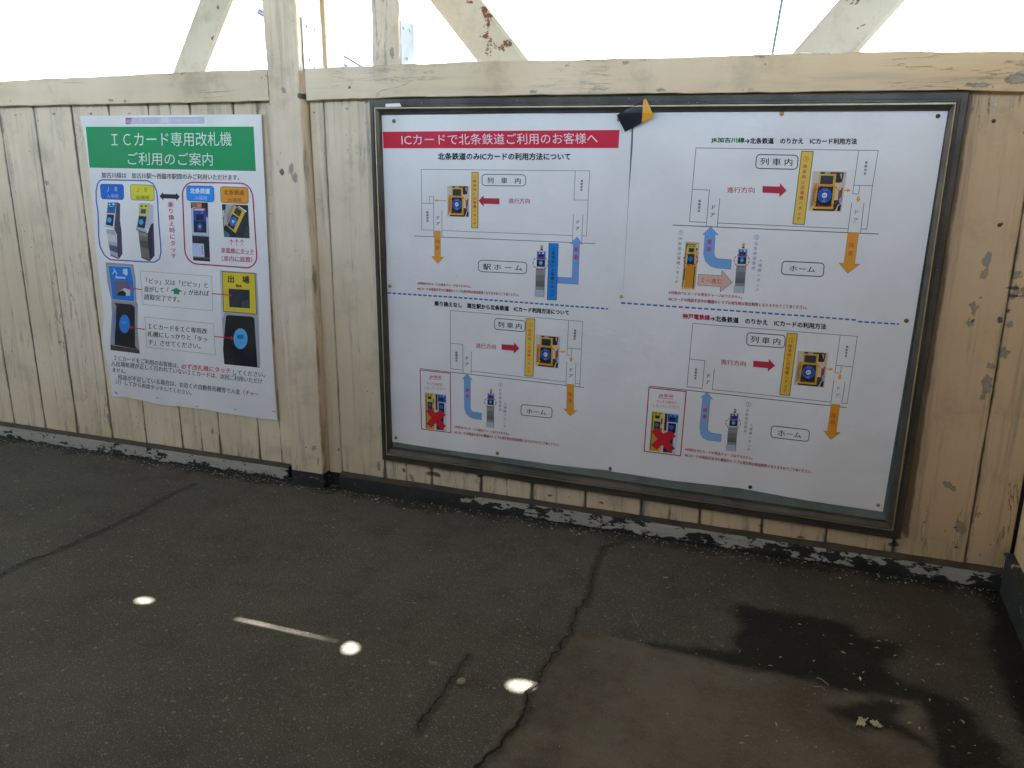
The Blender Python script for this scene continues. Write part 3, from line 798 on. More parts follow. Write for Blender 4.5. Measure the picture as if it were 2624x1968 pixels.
def gate_pic(P, q, ring=True, w=7):
    """white ticket gate post with amber lamp; unit square spans lamp top to foot"""
    it = [('p', [(.42, 0), (.62, 0), (.63, .09), (.40, .09)], (222, 150, 62), .4), ('r', (.40, .075, .62, .10), (60, 44, 40), .6),
          ('p', [(.08, .10), (.94, .10), (.94, .445), (.06, .445)], (212, 216, 222), .5), ('r', (.15, .125, .84, .27), (44, 88, 178), .8),
          ('t', (.28, .135, .72, .165), (226, 236, 246), 1.1, '入　場', .03), ('r', (.26, .185, .72, .235), (34, 34, 40), 1.1), ('r', (.13, .275, .84, .415), (36, 36, 42), .9),
          ('e', (.48, .34, .17, .047), (70, 150, 212), 1.2), ('e', (.48, .34, .05, .014), (206, 226, 240), 1.5), ('l', [(.34, .285), (.62, .285)], (130, 150, 170), 1.2, 2),
          ('r', (.05, .445, .9, .575), (146, 146, 144), .5), ('r', (.05, .575, .88, .69), (122, 122, 122), .5), ('r', (.05, .69, .88, .80), (104, 106, 106), .5),
          ('r', (.05, .80, .86, .86), (142, 146, 148), .5), ('r', (-.02, .86, .86, 1), (186, 194, 200), .5), ('l', [(.86, .8), (.86, 1)], (84, 84, 88), .9, 3)]
    if ring: it.append(('d', (.46, .345, .66, .125), (192, 44, 56), 1.8, w, w*3.4, w*1.5))
    P.pic(q, it)
def jr_only(P, zoomq, s):
    it = [('r', (0, 0, .47, 1), (206, 172, 78), .3), ('r', (.03, .03, .06, .97), (70, 60, 48), .5), ('p', [(.10, .02), (.36, .03), (.36, .22), (.08, .24)], (222, 190, 62), .6),
          ('t', (.12, .035, .32, .065), (60, 50, 40), .9, '出　場', .02), ('r', (.13, .09, .30, .17), (40, 44, 48), .9), ('r', (.10, .23, .33, .235), (226, 214, 176), .9),
          ('r', (.12, .245, .34, .48), (34, 38, 50), .8), ('e', (.22, .33, .07, .05), (46, 104, 196), 1.1), ('r', (.08, .5, .36, .96), (214, 150, 30), .7),
          ('r', (.36, .05, .46, .4), (216, 196, 150), .6), ('r', (.37, .15, .42, .3), (110, 52, 38), .9), ('r', (.36, .4, .41, .9), (120, 92, 52), .9), ('r', (.42, 0, .49, 1), (228, 206, 150), .7),
          ('r', (.49, .0, 1, 1), (196, 202, 210), .3), ('r', (.49, .02, .58, .45), (52, 52, 66), .6), ('p', [(.6, .02), (.98, .03), (.98, .22), (.6, .22)], (32, 84, 168), .7),
          ('t', (.68, .04, .9, .07), (150, 190, 230), 1.0, '入　場', .02), ('r', (.66, .1, .86, .18), (24, 34, 50), 1.0), ('r', (.6, .225, .96, .235), (200, 216, 228), 1.0),
          ('r', (.64, .245, .93, .5), (32, 36, 50), .8), ('e', (.76, .35, .09, .055), (44, 104, 202), 1.1), ('r', (.52, .5, .86, .99), (46, 44, 62), .7), ('r', (.9, .25, .97, .97), (214, 220, 226), .8),
          ('p', [(.03, .51), (.22, .40), (.49, .53), (.74, .43), (.97, .56), (.72, .70), (.97, .87), (.76, .985), (.48, .82), (.27, .955), (.05, .85), (.29, .68)], (206, 32, 42), 2.0)]
    P.pic(zoomq, it)

# ------------------------------------------------------------------ left poster
LY = -.009
def lwave(x, z):
    e = max(0, -2.60-x); bt = max(0, .22-z)
    return .0035+.0006*math.sin(x*17+z*3)+.0004*math.sin(z*21+1)+e*.03*(.5+.5*math.sin(z*9))+bt*bt*.16*(.5+.5*math.sin(x*14+1))
r1 = tag(empty("poster", (-2.25, LY, .2)), "white poster with a green title banner, pinned directly on the boards", "poster")
A = Sheet(r1, LY, lwave)
A.paper([(206, 297), (219, 355), (229, 425), (236, 490), (242, 555), (248, 633), (251, 660), (254, 694), (262, 745), (268, 816), (263, 880), (271, 914), (280, 945), (288, 989), (289, 1015)],
        [(671, 293), (676, 400), (683, 540), (690, 680), (697, 850), (703, 950), (712, 1077)],
        [(206, 297), (320, 296), (500, 294), (671, 293)],
        [(289, 1015), (321, 1016.5), (366, 1025.5), (422, 1038.5), (459, 1041), (505, 1046), (526, 1049), (573, 1058), (650, 1069.5), (712, 1077)], 60, 90)
A.zoom(190, 270, 3.8585)
p = Part(A, "banner", 1); p.quad([(122, 212), (1780, 211), (1804, 650), (163, 615)], (26, 156, 92)); ban = p.done("green title banner")
p = Part(A, "lettering", 2, ban)
p.row("ＩＣカード専用改札機", (372, 268), (1562, 262), 140, (222, 240, 228), .0, sh=6); p.row("ご利用のご案内", (536, 462), (1375, 470), 128, (222, 240, 228), .0, sh=4); p.done()
p = Part(A, "lettering", 2)
p.row("加古川線は　加古川駅～西脇市駅間のみご利用いただけます。", (278, 660), (1640, 686), 56, CHAR, .007); p.done()
# faded strip
p = Part(A, "paper_strip", 1); p.quad([(500, 113), (1305, 103), (1309, 190), (505, 198)], (246, 248, 248))
p.quad([(513, 122), (1293, 112), (1296, 182), (516, 188)], (206, 200, 212), .6); p.poly([(513, 122), (578, 121), (577, 160), (560, 187), (516, 188)], (158, 112, 140), 1)
p.poly([(870, 120), (935, 118), (950, 183), (905, 187), (860, 184)], (222, 220, 216), 1.0); p.poly([(880, 184), (905, 180), (935, 186)], (150, 140, 140), 1.4)
p.text("2025年　月　日より、北条鉄道に待望のICOCA導入！", [(520, 135), (1270, 125), (1272, 168), (522, 176)], (232, 228, 236), 0, 1.6); p.done("faded pinkish paper strip glued above the banner")
BL = (62, 96, 178); CR = (186, 44, 84)
p = Part(A, "frame_line", 1)
p.line([(285, 735), (735, 745), (790, 775), (820, 840), (830, 900), (838, 1050), (848, 1200), (862, 1350), (866, 1450), (850, 1520), (800, 1550), (700, 1546), (365, 1525), (310, 1480), (270, 1400), (255, 1300), (250, 1150), (245, 1050), (228, 950), (225, 850), (240, 775), (262, 745)], 12, BL, 0, True)
p.done("blue rounded frame line")
p = Part(A, "frame_line", 1)
p.line(p.rpts([(1072, 758), (1765, 772), (1822, 1612), (1108, 1560)], .16, .16), 13, CR, 0, True)
p.done("red rounded frame line")
def tagbox(q, fill, stroke, l1, l2, c1, c2):
    p = Part(A, "name_tag", 1); p.rrect(q, .1, .16, fill, stroke, 5); o = p.done()
    p = Part(A, "lettering", 3, o); p.text(l1[0], l1[1], c1, l1[2] if len(l1) > 2 else 0); p.text(l2[0], l2[1], c2); p.done()
def Q(x0, y0, x1, y1, dy=0, dx=0): return [(x0, y0), (x1, y0+dy), (x1+dx, y1+dy), (x0+dx, y1)]
tagbox([(262, 778), (494, 782), (496, 932), (277, 924)], (30, 108, 204), (34, 70, 150), ("Ｊ　Ｒ", Q(332, 805, 432, 850, 2)), ("入場用", Q(330, 875, 442, 916, 2)), (206, 230, 244), (176, 206, 240))
tagbox([(562, 782), (795, 790), (802, 942), (568, 934)], (232, 222, 50), (84, 84, 76), ("Ｊ　Ｒ", Q(628, 812, 728, 856, 2)), ("出場用", Q(620, 888, 748, 928, 4)), (110, 92, 30), (120, 104, 36))
tagbox([(1116, 794), (1386, 800), (1390, 956), (1122, 940)], (40, 150, 238), (40, 86, 160), ("北条鉄道", Q(1154, 818, 1348, 870, 4), .02), ("入場用", Q(1196, 892, 1318, 936, 4)), (226, 238, 246), (190, 220, 244))
tagbox([(1452, 802), (1726, 810), (1731, 972), (1458, 962)], (240, 158, 40), (92, 88, 92), ("北条鉄道", Q(1486, 834, 1688, 884, 4)), ("出場用", Q(1526, 914, 1660, 954, 4)), (84, 54, 30), (124, 84, 36))
p = Part(A, "arrow", 1); p.poly([(852, 898), (886, 856), (888, 876), (1014, 880), (1014, 862), (1050, 902), (1018, 944), (1016, 924), (890, 918), (890, 940)], (46, 48, 58)); p.done("black double arrow")
p = Part(A, "lettering", 2); p.vtext("乗り換え時にタッチ", (962, 980), (994, 1488), 58, CR, .004); p.done("red vertical lettering")
# machine 1 and 2
def mach(body, name):
    p = Part(A, "printed_photo", 1); body(p); p.done(name)
def m1(p):
    P_ = lambda pts: [(x/11.06+250, y/11.06+520) for x, y in pts]
    sv = A.tf; A.tf = lambda q: (250+q[0]/11.06, 520+q[1]/11.06)
    p.poly([(560, -30), (655, 20), (655, 500), (700, 800), (725, 1440), (625, 1590), (590, 1500), (570, 900), (505, 760), (500, 640)], (76, 66, 92)); p.poly([(560, -30), (610, 0), (600, 700), (585, 900), (505, 760), (500, 640)], (84, 72, 72), .5)
    p.poly([(300, -30), (565, -35), (505, 740), (215, 670), (260, 600), (270, 280)], (206, 214, 222), .3); p.poly([(318, -10), (555, -5), (510, 300), (285, 280)], (34, 112, 190), .6); p.poly([(345, 110), (470, 110), (455, 210), (330, 210)], (56, 92, 130), .9)
    p.row("入　場", (335, 10), (495, 12), 50, (206, 232, 244), .02, .9); p.row("Entrance", (362, 84), (466, 86), 20, (150, 200, 236), .02, .9)
    p.poly([(300, 315), (490, 335), (460, 660), (255, 610)], (30, 34, 62), .6); p.ell((358, 480), 58, 76, (66, 172, 232), .9)
    p.poly([(265, 740), (505, 760), (540, 870), (580, 1180), (600, 1560), (390, 1460), (330, 1120), (270, 760)], (176, 178, 190), .4); p.poly([(285, 860), (560, 920), (575, 1120), (330, 1080)], (214, 212, 206), .8)
    p.poly([(350, 1180), (582, 1230), (595, 1420), (378, 1340)], (84, 96, 116), .8); p.poly([(388, 1455), (600, 1555), (620, 1590), (395, 1490)], (18, 24, 40), 1.0); A.tf = sv
def m2(p):
    sv = A.tf; A.tf = lambda q: (250+q[0]/11.06, 520+q[1]/11.06)
    p.poly([(1490, 15), (1600, 70), (1610, 560), (1630, 1480), (1490, 1645), (1440, 870), (1500, 760), (1380, 730), (1400, 370)], (196, 198, 206)); p.poly([(1540, 600), (1610, 560), (1638, 1490), (1500, 1645), (1440, 1560), (1440, 860)], (48, 46, 56), .4)
    p.poly([(1570, 600), (1612, 580), (1638, 1490), (1570, 1550)], (66, 48, 104), .7); p.poly([(1195, 15), (1490, 15), (1440, 370), (1360, 720), (1440, 800), (1400, 845), (1110, 740), (1120, 690), (1180, 360)], (182, 182, 184), .5)
    p.poly([(1205, 40), (1485, 42), (1440, 360), (1188, 340)], (226, 212, 72), .8); p.poly([(1245, 170), (1398, 172), (1385, 300), (1235, 295)], (70, 90, 112), 1.1); p.row("出　場", (1245, 65), (1415, 68), 45, (70, 62, 40), .02, 1.1)
    p.poly([(1195, 365), (1408, 385), (1360, 720), (1150, 680)], (40, 44, 62), .8); p.ell((1258, 540), 62, 80, (66, 164, 226), 1.1)
    p.poly([(1170, 790), (1440, 850), (1450, 1180), (1510, 1640), (1260, 1530), (1200, 1050)], (118, 110, 104), .5); p.poly([(1205, 1050), (1447, 1080), (1460, 1300), (1235, 1240)], (98, 82, 66), .9); p.poly([(1180, 830), (1440, 870), (1444, 960), (1190, 930)], (146, 142, 138), .9)
    p.poly([(1255, 1520), (1500, 1620), (1490, 1650), (1262, 1550)], (40, 44, 52), 1.1); p.poly([(1110, 740), (1400, 840), (1400, 858), (1112, 765)], (66, 62, 60), .9); A.tf = sv
mach(m1, "blue entry gate machine"); mach(m2, "yellow exit gate machine")
def m3(p):
    sv = A.tf; A.tf = lambda q: (460+q[0]/6.913, 450+q[1]/6.913)
    p.quad([(208, 470), (510, 478), (552, 1520), (255, 1500)], (44, 38, 46)); p.poly([(212, 480), (330, 478), (330, 560), (240, 580)], (150, 112, 84), .4); p.poly([(325, 490), (400, 490), (400, 560), (330, 560)], (240, 136, 50), .6)
    p.poly([(215, 580), (260, 560), (500, 580), (520, 700), (530, 1070), (235, 1050)], (186, 200, 218), .5); p.poly([(255, 620), (480, 625), (490, 1010), (265, 1000)], (40, 76, 160), .8); p.poly([(262, 800), (485, 815), (492, 1012), (268, 1003)], (32, 32, 44), 1.1)
    p.poly([(305, 690), (430, 692), (435, 790), (308, 788)], (30, 32, 36), 1.1); p.ell((372, 902), 48, 66, (40, 92, 170), 1.4); p.ell((372, 900), 14, 18, (196, 210, 226), 1.7); p.quad([(255, 572), (472, 580), (474, 622), (257, 616)], (150, 56, 84), 1.0)
    p.row("北条鉄道専用", (272, 584), (440, 590), 26, (232, 216, 220), .02, 1.3); p.row("入　場", (305, 640), (430, 642), 28, (110, 150, 214), .01, 1.1); p.poly([(455, 580), (510, 560), (515, 740), (490, 740)], (72, 52, 62), .9)
    p.quad([(245, 1195), (442, 1205), (455, 1440), (255, 1430)], (196, 208, 232), .6); p.vtext("乗車専用", (412, 1255), (416, 1375), 26, (160, 50, 70), .03, 1)
    p.vtext("北条鉄道入場用", (365, 1270), (370, 1400), 15, (120, 126, 150), 0, 1); p.vtext("先にタッチしてください", (315, 1240), (320, 1410), 13, (130, 136, 160), 0, 1); p.line([(237, 1056), (530, 1075)], 7, (196, 200, 200), .8); p.line([(255, 1442), (550, 1465)], 5, (196, 170, 150), .8); A.tf = sv
def m4(p):
    sv = A.tf; A.tf = lambda q: (460+q[0]/6.913, 450+q[1]/6.913)
    p.quad([(760, 503), (1226, 522), (1258, 1110), (800, 1085)], (40, 44, 44)); p.poly([(830, 508), (950, 510), (850, 860), (800, 900), (790, 760), (820, 650)], (176, 174, 170), .4); p.poly([(950, 512), (1000, 520), (880, 760), (850, 860), (845, 700)], (152, 150, 140), .5)
    p.poly([(985, 525), (1180, 640), (1005, 1020), (845, 880)], (222, 184, 60), .8); p.poly([(1020, 560), (1120, 625), (1075, 730), (970, 650)], (60, 58, 60), 1.1); p.poly([(945, 675), (1065, 745), (970, 960), (860, 880)], (44, 38, 44), 1.1)
    p.ell((965, 810), 66, 84, (50, 110, 200), 1.4, .3); p.ell((965, 812), 22, 26, (224, 230, 236), 1.7); p.ell((966, 814), 9, 10, (110, 60, 70), 2); p.poly([(1045, 540), (1070, 540), (1208, 632), (1190, 645)], (232, 234, 230), .9)
    p.poly([(845, 885), (1010, 1022), (1040, 1050), (1000, 1090), (815, 955), (820, 925)], (34, 34, 38), .6); p.poly([(790, 960), (900, 1030), (900, 1088), (800, 1085)], (60, 110, 130), .5); p.poly([(1200, 880), (1250, 900), (1256, 1108), (1140, 1100)], (46, 66, 52), .5)
    p.poly([(770, 620), (810, 600), (810, 700), (780, 740)], (190, 190, 190), .6); A.tf = sv
mach(m3, "photo of the blue entry reader post"); mach(m4, "photo of the yellow on-board reader")
p = Part(A, "lettering", 2)
for x in (1562, 1614, 1666): p.line([(x, 1326), (x+2, 1380)], 5, CR); p.line([(x-19, 1350), (x, 1326), (x+21, 1352)], 5, CR, .5)
p.row("車載機にタッチ", (1460, 1406), (1786, 1420), 52, CR, .004); p.row("（車内に設置）", (1466, 1484), (1768, 1498), 52, CR, .004)
p.line([(1455, 1448), (1790, 1474)], 3, CR); p.line([(1460, 1532), (1772, 1548)], 3, CR); p.done("red lettering with three arrows")
# lower half
A.zoom(210, 660, 3.8585)
def big1(p):
    p.poly([(243, 45), (512, 66), (535, 200), (545, 430), (560, 460), (556, 700), (578, 948), (290, 912), (288, 800), (305, 560), (300, 420), (262, 250)], (166, 160, 162))
    p.poly([(266, 78), (490, 92), (520, 250), (526, 434), (308, 412), (290, 250)], (34, 124, 214), .5); p.line([(266, 78), (490, 92), (520, 250), (526, 434), (308, 412), (290, 250)], 5, (170, 206, 232), .8, True)
    p.row("入　場", (308, 100), (458, 112), 62, (190, 224, 246), .03, 1); p.row("Entrance", (342, 178), (436, 184), 24, (190, 220, 240), .02, 1)
    p.poly([(325, 222), (470, 236), (486, 376), (345, 380)], (112, 104, 118), 1); p.poly([(380, 330), (430, 300), (486, 320), (484, 376), (400, 378)], (210, 208, 214), 1.3); p.poly([(355, 372), (375, 336), (410, 320), (445, 350), (440, 380)], (34, 28, 36), 1.6)
    p.poly([(330, 445), (500, 462), (530, 490), (532, 870), (556, 905), (330, 860), (340, 640), (350, 480)], (30, 28, 32), .6); p.poly([(318, 560), (348, 490), (345, 650), (330, 800), (316, 800)], (120, 146, 196), .8)
    p.poly([(288, 860), (575, 910), (578, 948), (290, 912)], (76, 64, 62), .8); p.ell((430, 654), 52, 92, (38, 138, 224), 1.1); p.poly([(402, 625), (452, 628), (450, 655), (404, 652)], (70, 160, 232), 1.4)
def big2(p):
    p.poly([(1368, 125), (1735, 150), (1750, 400), (1768, 1088), (1413, 1052), (1390, 600)], (176, 178, 180)); p.poly([(1375, 132), (1400, 135), (1415, 560), (1392, 600)], (206, 212, 216), .4)
    p.poly([(1392, 138), (1716, 158), (1734, 558), (1406, 530)], (232, 206, 52), .6); p.line([(1392, 138), (1716, 158), (1734, 558), (1406, 530)], 6, (50, 46, 44), .9, True)
    p.row("出　場", (1450, 176), (1660, 184), 70, (60, 54, 36), .03, 1); p.row("Exit", (1530, 264), (1586, 266), 24, (70, 60, 36), .02, 1); p.poly([(1455, 306), (1664, 318), (1668, 500), (1464, 488)], (46, 52, 60), 1)
    p.poly([(1580, 440), (1650, 410), (1660, 495), (1590, 490)], (70, 78, 90), 1.3)
    p.poly([(1430, 580), (1445, 566), (1690, 582), (1712, 600), (1740, 1080), (1768, 1088), (1413, 1052), (1400, 900)], (30, 28, 32), .6); p.ell((1574, 800), 70, 103, (94, 184, 236), 1.1); p.quad([(1538, 760), (1604, 760), (1605, 806), (1540, 802)], (40, 120, 200), 1.4)
    p.row("ふれてください", (1510, 826), (1636, 832), 16, (60, 140, 200), 0, 1.4)
mach(big1, "blue entrance panel photo"); mach(big2, "yellow exit panel photo")
def note(q, lines, arrows, name):
    p = Part(A, "note_box", 1); p.line(q, 2.5, (84, 88, 98), 0, True)
    for a_, b_ in arrows:
        p.line([a_, b_], 9, (206, 38, 52), 2.5); d = np.array(b_)-np.array(a_); d = d/np.linalg.norm(d); n = np.array([-d[1], d[0]]); e = np.array(b_)+d*6
        p.poly([e, e-d*38+n*21, e-d*30, e-d*38-n*21], (206, 38, 52), 2.7)
    o = p.done(name)
    p = Part(A, "lettering", 2, o)
    for l in lines: p.row(*l)
    if name.startswith("upper"):
        p.poly([(940, 298), (1002, 334), (970, 336), (970, 362), (916, 358), (916, 330), (882, 328)], (44, 108, 120), .2); p.poly([(940, 303), (985, 330), (965, 332), (965, 357), (921, 354), (921, 327), (898, 325)], (38, 150, 92), .5)
    p.done()
note([(580, 130), (1287, 184), (1300, 524), (610, 462)],
     [("「ピッ」又は「ピピッ」と", (640, 200), (1252, 246), 54, CHAR, .007), ("音がして「", (622, 282), (868, 296), 54, CHAR, .007), ("」が出れば", (1012, 312), (1262, 326), 54, CHAR, .007), ("読取完了です。", (622, 358), (972, 384), 56, CHAR, .007)],
     [((600, 315), (452, 296)), ((1294, 354), (1488, 372))], "upper note box with red arrows")
note([(628, 586), (1306, 652), (1327, 958), (648, 884)],
     [("ＩＣカードをＩＣ専用改", (664, 650), (1244, 700), 54, CHAR, .007), ("札機にしっかりと「タッ", (655, 724), (1246, 778), 54, CHAR, .007), ("チ」させてください。", (664, 808), (1178, 848), 54, CHAR, .007)],
     [((630, 708), (478, 686)), ((1315, 778), (1505, 796))], "lower note box with red arrows")
p = Part(A, "lettering", 2)
G2 = (44, 46, 54)
p.row("ＩＣカードをご利用のお客様は、", (326, 962), (960, 1042), 50, G2, .004); p.row("必ず改札機にタッチ", (988, 1044), (1476, 1090), 54, (200, 40, 60), .004); p.row("してください。", (1500, 1108), (1815, 1132), 50, G2, .007)
p.row("入出場処理が正しく行われていないＩＣカードは、次回ご利用いただけ", (298, 1014), (1788, 1196), 52, G2, .004); p.row("ません。", (314, 1086), (446, 1104), 40, G2, .007)
p.row("残高が不足している場合は、お近くの自動券売機等で入金（チャー", (366, 1150), (1752, 1322), 54, G2, .004); p.row("ジ）してから再度タッチしてください。", (342, 1200), (1090, 1314), 46, G2, .004); p.done("body lettering")
p = Part(A, "staple", 3)
for (x, y) in ((755, 1386), (352, 1342), (345, 1328), (1145, 1468), (1525, 1500), (1905, 1520)):
    p.seg.append((len(p.v), len(p.f))); p.line([(x-14, y-3), (x+14, y+3)], 5, (70, 66, 64))
p.done()

# ------------------------------------------------------------------ notice board
FY = -.036
nb = tag(empty("notice_board", (-.53, FY, .15)), "large dark metal framed notice board holding two wide instruction sheets", "notice board")
oc = [W(*q, FY) for q in ((945, 253), (2487, 234), (2307, 1384), (979, 1179))]
rc = [W(*q, FY) for q in ((961, 276.5), (2449, 264), (2288, 1359), (992, 1164))]
ic = [W(*q, -.02) for q in ((976, 290), (2430, 284), (2271, 1337), (1004, 1146))]
def ring(prof, mats, name, parent, mis):
    """prof: list of (corner set, y) loops, swept with mitred corners"""
    b = B(); n = 40
    for k in range(len(prof)-1):
        for e in range(4):
            (A0, y0), (A1, y1) = prof[k], prof[k+1]
            a0, a1 = np.array(A0[e]), np.array(A0[(e+1) % 4]); c0, c1 = np.array(A1[e]), np.array(A1[(e+1) % 4])
            t = np.linspace(0, 1, n)[:, None]
            r0 = a0+(a1-a0)*t; r1_ = c0+(c1-c0)*t
            G = np.stack([np.stack([r0[:, 0], np.full(n, y0), r0[:, 1]], -1), np.stack([r1_[:, 0], np.full(n, y1), r1_[:, 1]], -1)], 1)
            b.grid(G, mis[k])
    return b.build(name, mats, parent)
def mixc(Aq, Bq, t): return [tuple(np.array(p)*(1-t)+np.array(q)*t) for p, q in zip(Aq, Bq)]
ring([(oc, -.001), (oc, FY+.004), (mixc(oc, rc, .12), FY), (mixc(oc, rc, .62), FY), (mixc(oc, rc, .66), FY+.002), (mixc(oc, rc, .86), FY+.001), (mixc(oc, rc, .9), FY+.006), (mixc(oc, rc, .95), FY+.006)],
     [M_frame], "outer_frame", nb, [0]*7)
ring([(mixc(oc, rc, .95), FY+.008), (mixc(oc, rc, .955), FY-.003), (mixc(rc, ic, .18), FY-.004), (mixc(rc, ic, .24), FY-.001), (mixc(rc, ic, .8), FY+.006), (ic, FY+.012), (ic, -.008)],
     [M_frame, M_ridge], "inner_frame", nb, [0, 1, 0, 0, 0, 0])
b = B(); bk = [W(*q, -.010) for q in ((955, 265), (2470, 250), (2298, 1372), (985, 1172))]
n = 24; u = np.linspace(0, 1, n); G = np.zeros((n, n, 3))
for i in range(n):
    for j in range(n):
        p_ = (np.array(bk[0])*(1-u[i])+np.array(bk[1])*u[i])*(1-u[j])+(np.array(bk[3])*(1-u[i])+np.array(bk[2])*u[i])*u[j]
        G[i, j] = (p_[0], -.0100, p_[1])
b.grid(G); b.build("backing_board", M_back, nb)
# shred of white tape on the frame
fp = FY-.0008
sq = [W(*q, fp) for q in ((988, 266), (1022, 264.5), (1024, 264), (1029, 273), (988, 274.5))]
b = B(); b.add([(x, fp, z) for x, z in sq]+[(x, fp-.0006, z) for x, z in sq], [(0, 1, 2, 3, 4), (9, 8, 7, 6, 5)]+[(i, (i+1) % 5, 5+(i+1) % 5, 5+i) for i in range(5)])
o = b.build("paper_scrap", M_paper); c0 = Vector((sq[4][0], fp, sq[4][1])); o.data.transform(Matrix.Translation(-c0)); o.location = c0
tag(o, "small torn white paper label on the top edge of the dark board frame", "paper scrap")

def swave(x, z):
    bt = max(0, .34-z)
    return .0030+.0005*math.sin(x*11+z*4)+.0004*math.sin(z*14+x*3)+bt*.012*(.5+.5*math.sin(x*14+.5))
SY = -.0115
r2 = tag(empty("poster", (-.95, SY, .3)), "white sheet with a wide red banner on the notice board, west half", "poster")
r2["label"] = "white instruction sheet with a wide red title banner, filling one half of the notice board"
C_ = Sheet(r2, SY, swave)
C_.paper([(977.5, 296), (983, 485), (991, 639), (994, 771), (998, 924), (1003, 1131)], [(1621, 289), (1611, 500), (1597, 740), (1594, 860), (1582, 1000), (1573, 1121), (1570, 1205)],
         [(977.5, 296), (1300, 291.5), (1621, 289)], [(1003, 1131), (1144, 1152), (1273.6, 1169), (1421, 1190), (1500, 1199), (1570, 1205)], 66, 90)
C_.zoom(960, 270, 3.2530)
p = Part(C_, "banner", 1); p.quad([(72, 220), (2043, 205), (2035, 356), (79, 358)], (214, 34, 62)); ban = p.done("red title banner")
p = Part(C_, "lettering", 2, ban); p.row("ICカードで北条鉄道ご利用のお客様へ", (226, 240), (1858, 228), 92, (240, 224, 226), .0, sh=4); p.done()
p = Part(C_, "lettering", 2); p.row("北条鉄道のみICカードの利用方法について", (532, 396), (1634, 398), 58, (34, 36, 44), .024); p.done("bold heading lettering")
LN = (78, 80, 90); OR = (236, 164, 60); LB = (120, 164, 220); YE = (240, 200, 84)
def diagram(sh, lines, strong, name="diagram"):
    p = Part(sh, name, 1)
    for l in lines: p.line(l, 3.4, LN)
    for l in strong: p.line(l, 4.5, (40, 42, 48))
    return p.done()
def darrow(sh, pts, rgb, name, letters=None, stroke=None, w=2.5):
    p = Part(sh, "arrow", 2); p.poly(pts, rgb)
    if stroke: p.line(pts, w, stroke, .4, True)
    o = p.done(name)
    if letters:
        p = Part(sh, "lettering", 3, o)
        for l in letters: p.vtext(*l)
        p.done()
def nbox(sh, q, st, tq, ru=.09, rv=.25, w=5):
    p = Part(sh, "name_box", 1); p.rrect(q, ru, rv, None, (36, 38, 44), w*1.1); o = p.done()
    p = Part(sh, "lettering", 2, o); p.text(st, tq, (30, 32, 38), .014); p.done()
def bar(sh, q, fill, stroke, num, nump, nsz, st, a_, b_, sz, col, slope=0):
    p = Part(sh, "instruction_bar", 2); p.quad(q, fill); p.line(q, 4.5, stroke, .5, True); o = p.done()
    p = Part(sh, "lettering", 3, o); p.vtext(num, nump, (nump[0]-.01, nump[1]+1), nsz, col, 0, 0, slope); p.vtext(st, a_, b_, sz*1.12, col, .012, 0, slope); p.done()
SM = (66, 68, 76)
diagram(C_, [[(392, 533), (1796, 546), (1782, 790), (1768, 1088), (1730, 1087)], [(1650, 1084), (565, 1043)], [(497, 1040), (396, 1036), (392, 533)], [(395, 815), (496, 817)], [(458, 816), (460, 760), (495, 761), (496, 1095)],
             [(563, 875), (564, 1095)], [(1676, 548), (1664, 788), (1782, 790)], [(1661, 907), (1650, 1140)], [(1739, 909), (1727, 1140)]], [[(332, 1088), (1640, 1142)], [(1735, 1147), (1842, 1152)]])
p = Part(C_, "lettering", 2)
p.vtext("乗務員室", (443, 892), (444, 962), 21, SM, .012); p.vtext("乗務員室", (1730, 630), (1726, 704), 21, SM, .012); p.vtext("ドア", (530, 936), (529, 986), 34, (52, 54, 62), .01); p.vtext("ドア", (1695, 972), (1692, 1026), 36, (52, 54, 62), .01)
p.row("進行方向", (1122, 774), (1296, 776), 42, (196, 56, 74), .007); p.row("※列車内でICカードの現金チャージはできません。", (362, 1470), (808, 1498), 22, (190, 48, 66), .014)
p.row("※ICカードの残高不足やIC機器のトラブル発生時は現金精算となりますのでご了承ください。", (360, 1512), (1205, 1566), 26, (190, 48, 66), .014); p.done("diagram captions")
nbox(C_, [(900, 574), (1262, 578), (1260, 672), (898, 668)], "列　車　内", [(944, 600), (1220, 604), (1220, 654), (944, 650)])
nbox(C_, [(870, 1288), (1272, 1308), (1268, 1404), (866, 1384)], "駅 ホ ー ム", [(908, 1320), (1232, 1332), (1232, 1380), (908, 1368)])
bar(C_, [(814, 557), (868, 558), (863, 1022), (811, 1021)], YE, (70, 66, 50), "②", (839, 597), 30, "降車時に出場機へタッチ", (838, 632), (836, 984), 25, (206, 84, 44))
bar(C_, [(1456, 1149), (1534, 1152), (1519, 1621), (1442, 1618)], (30, 136, 216), (28, 70, 130), "①", (1494, 1195), 30, "乗車前に入場機へタッチ", (1493, 1230), (1481, 1580), 28, (36, 50, 84))
darrow(C_, [(869, 794), (912, 748), (912, 773), (1043, 775), (1043, 824), (911, 820), (911, 844)], RED, "red arrow")
darrow(C_, [(498, 792), (528, 780), (528, 788), (600, 790), (600, 797), (528, 796), (528, 803)], (240, 170, 70), "small orange arrow")
darrow(C_, [(502, 1045), (552, 1046), (552, 1262), (579, 1264), (530, 1316), (480, 1258), (504, 1258)], (238, 164, 52), "orange arrow pointing down", [("降車", (528, 1134), (527, 1186), 38, (206, 80, 40), 0)], (190, 130, 60))
darrow(C_, [(1689, 1096), (1738, 1157), (1712, 1154), (1699, 1491), (1525, 1481), (1528, 1430), (1648, 1434), (1658, 1155), (1634, 1152)], LB, "pale blue arrow turning up", [("乗車", (1682, 1200), (1680, 1266), 46, (206, 52, 80), .006)], (96, 130, 190))
p = Part(C_, "printed_photo", 2); reader_pic(p, [(609, 668), (793, 670), (792, 933), (608, 927)], 6); p.done("photo of the yellow reader")
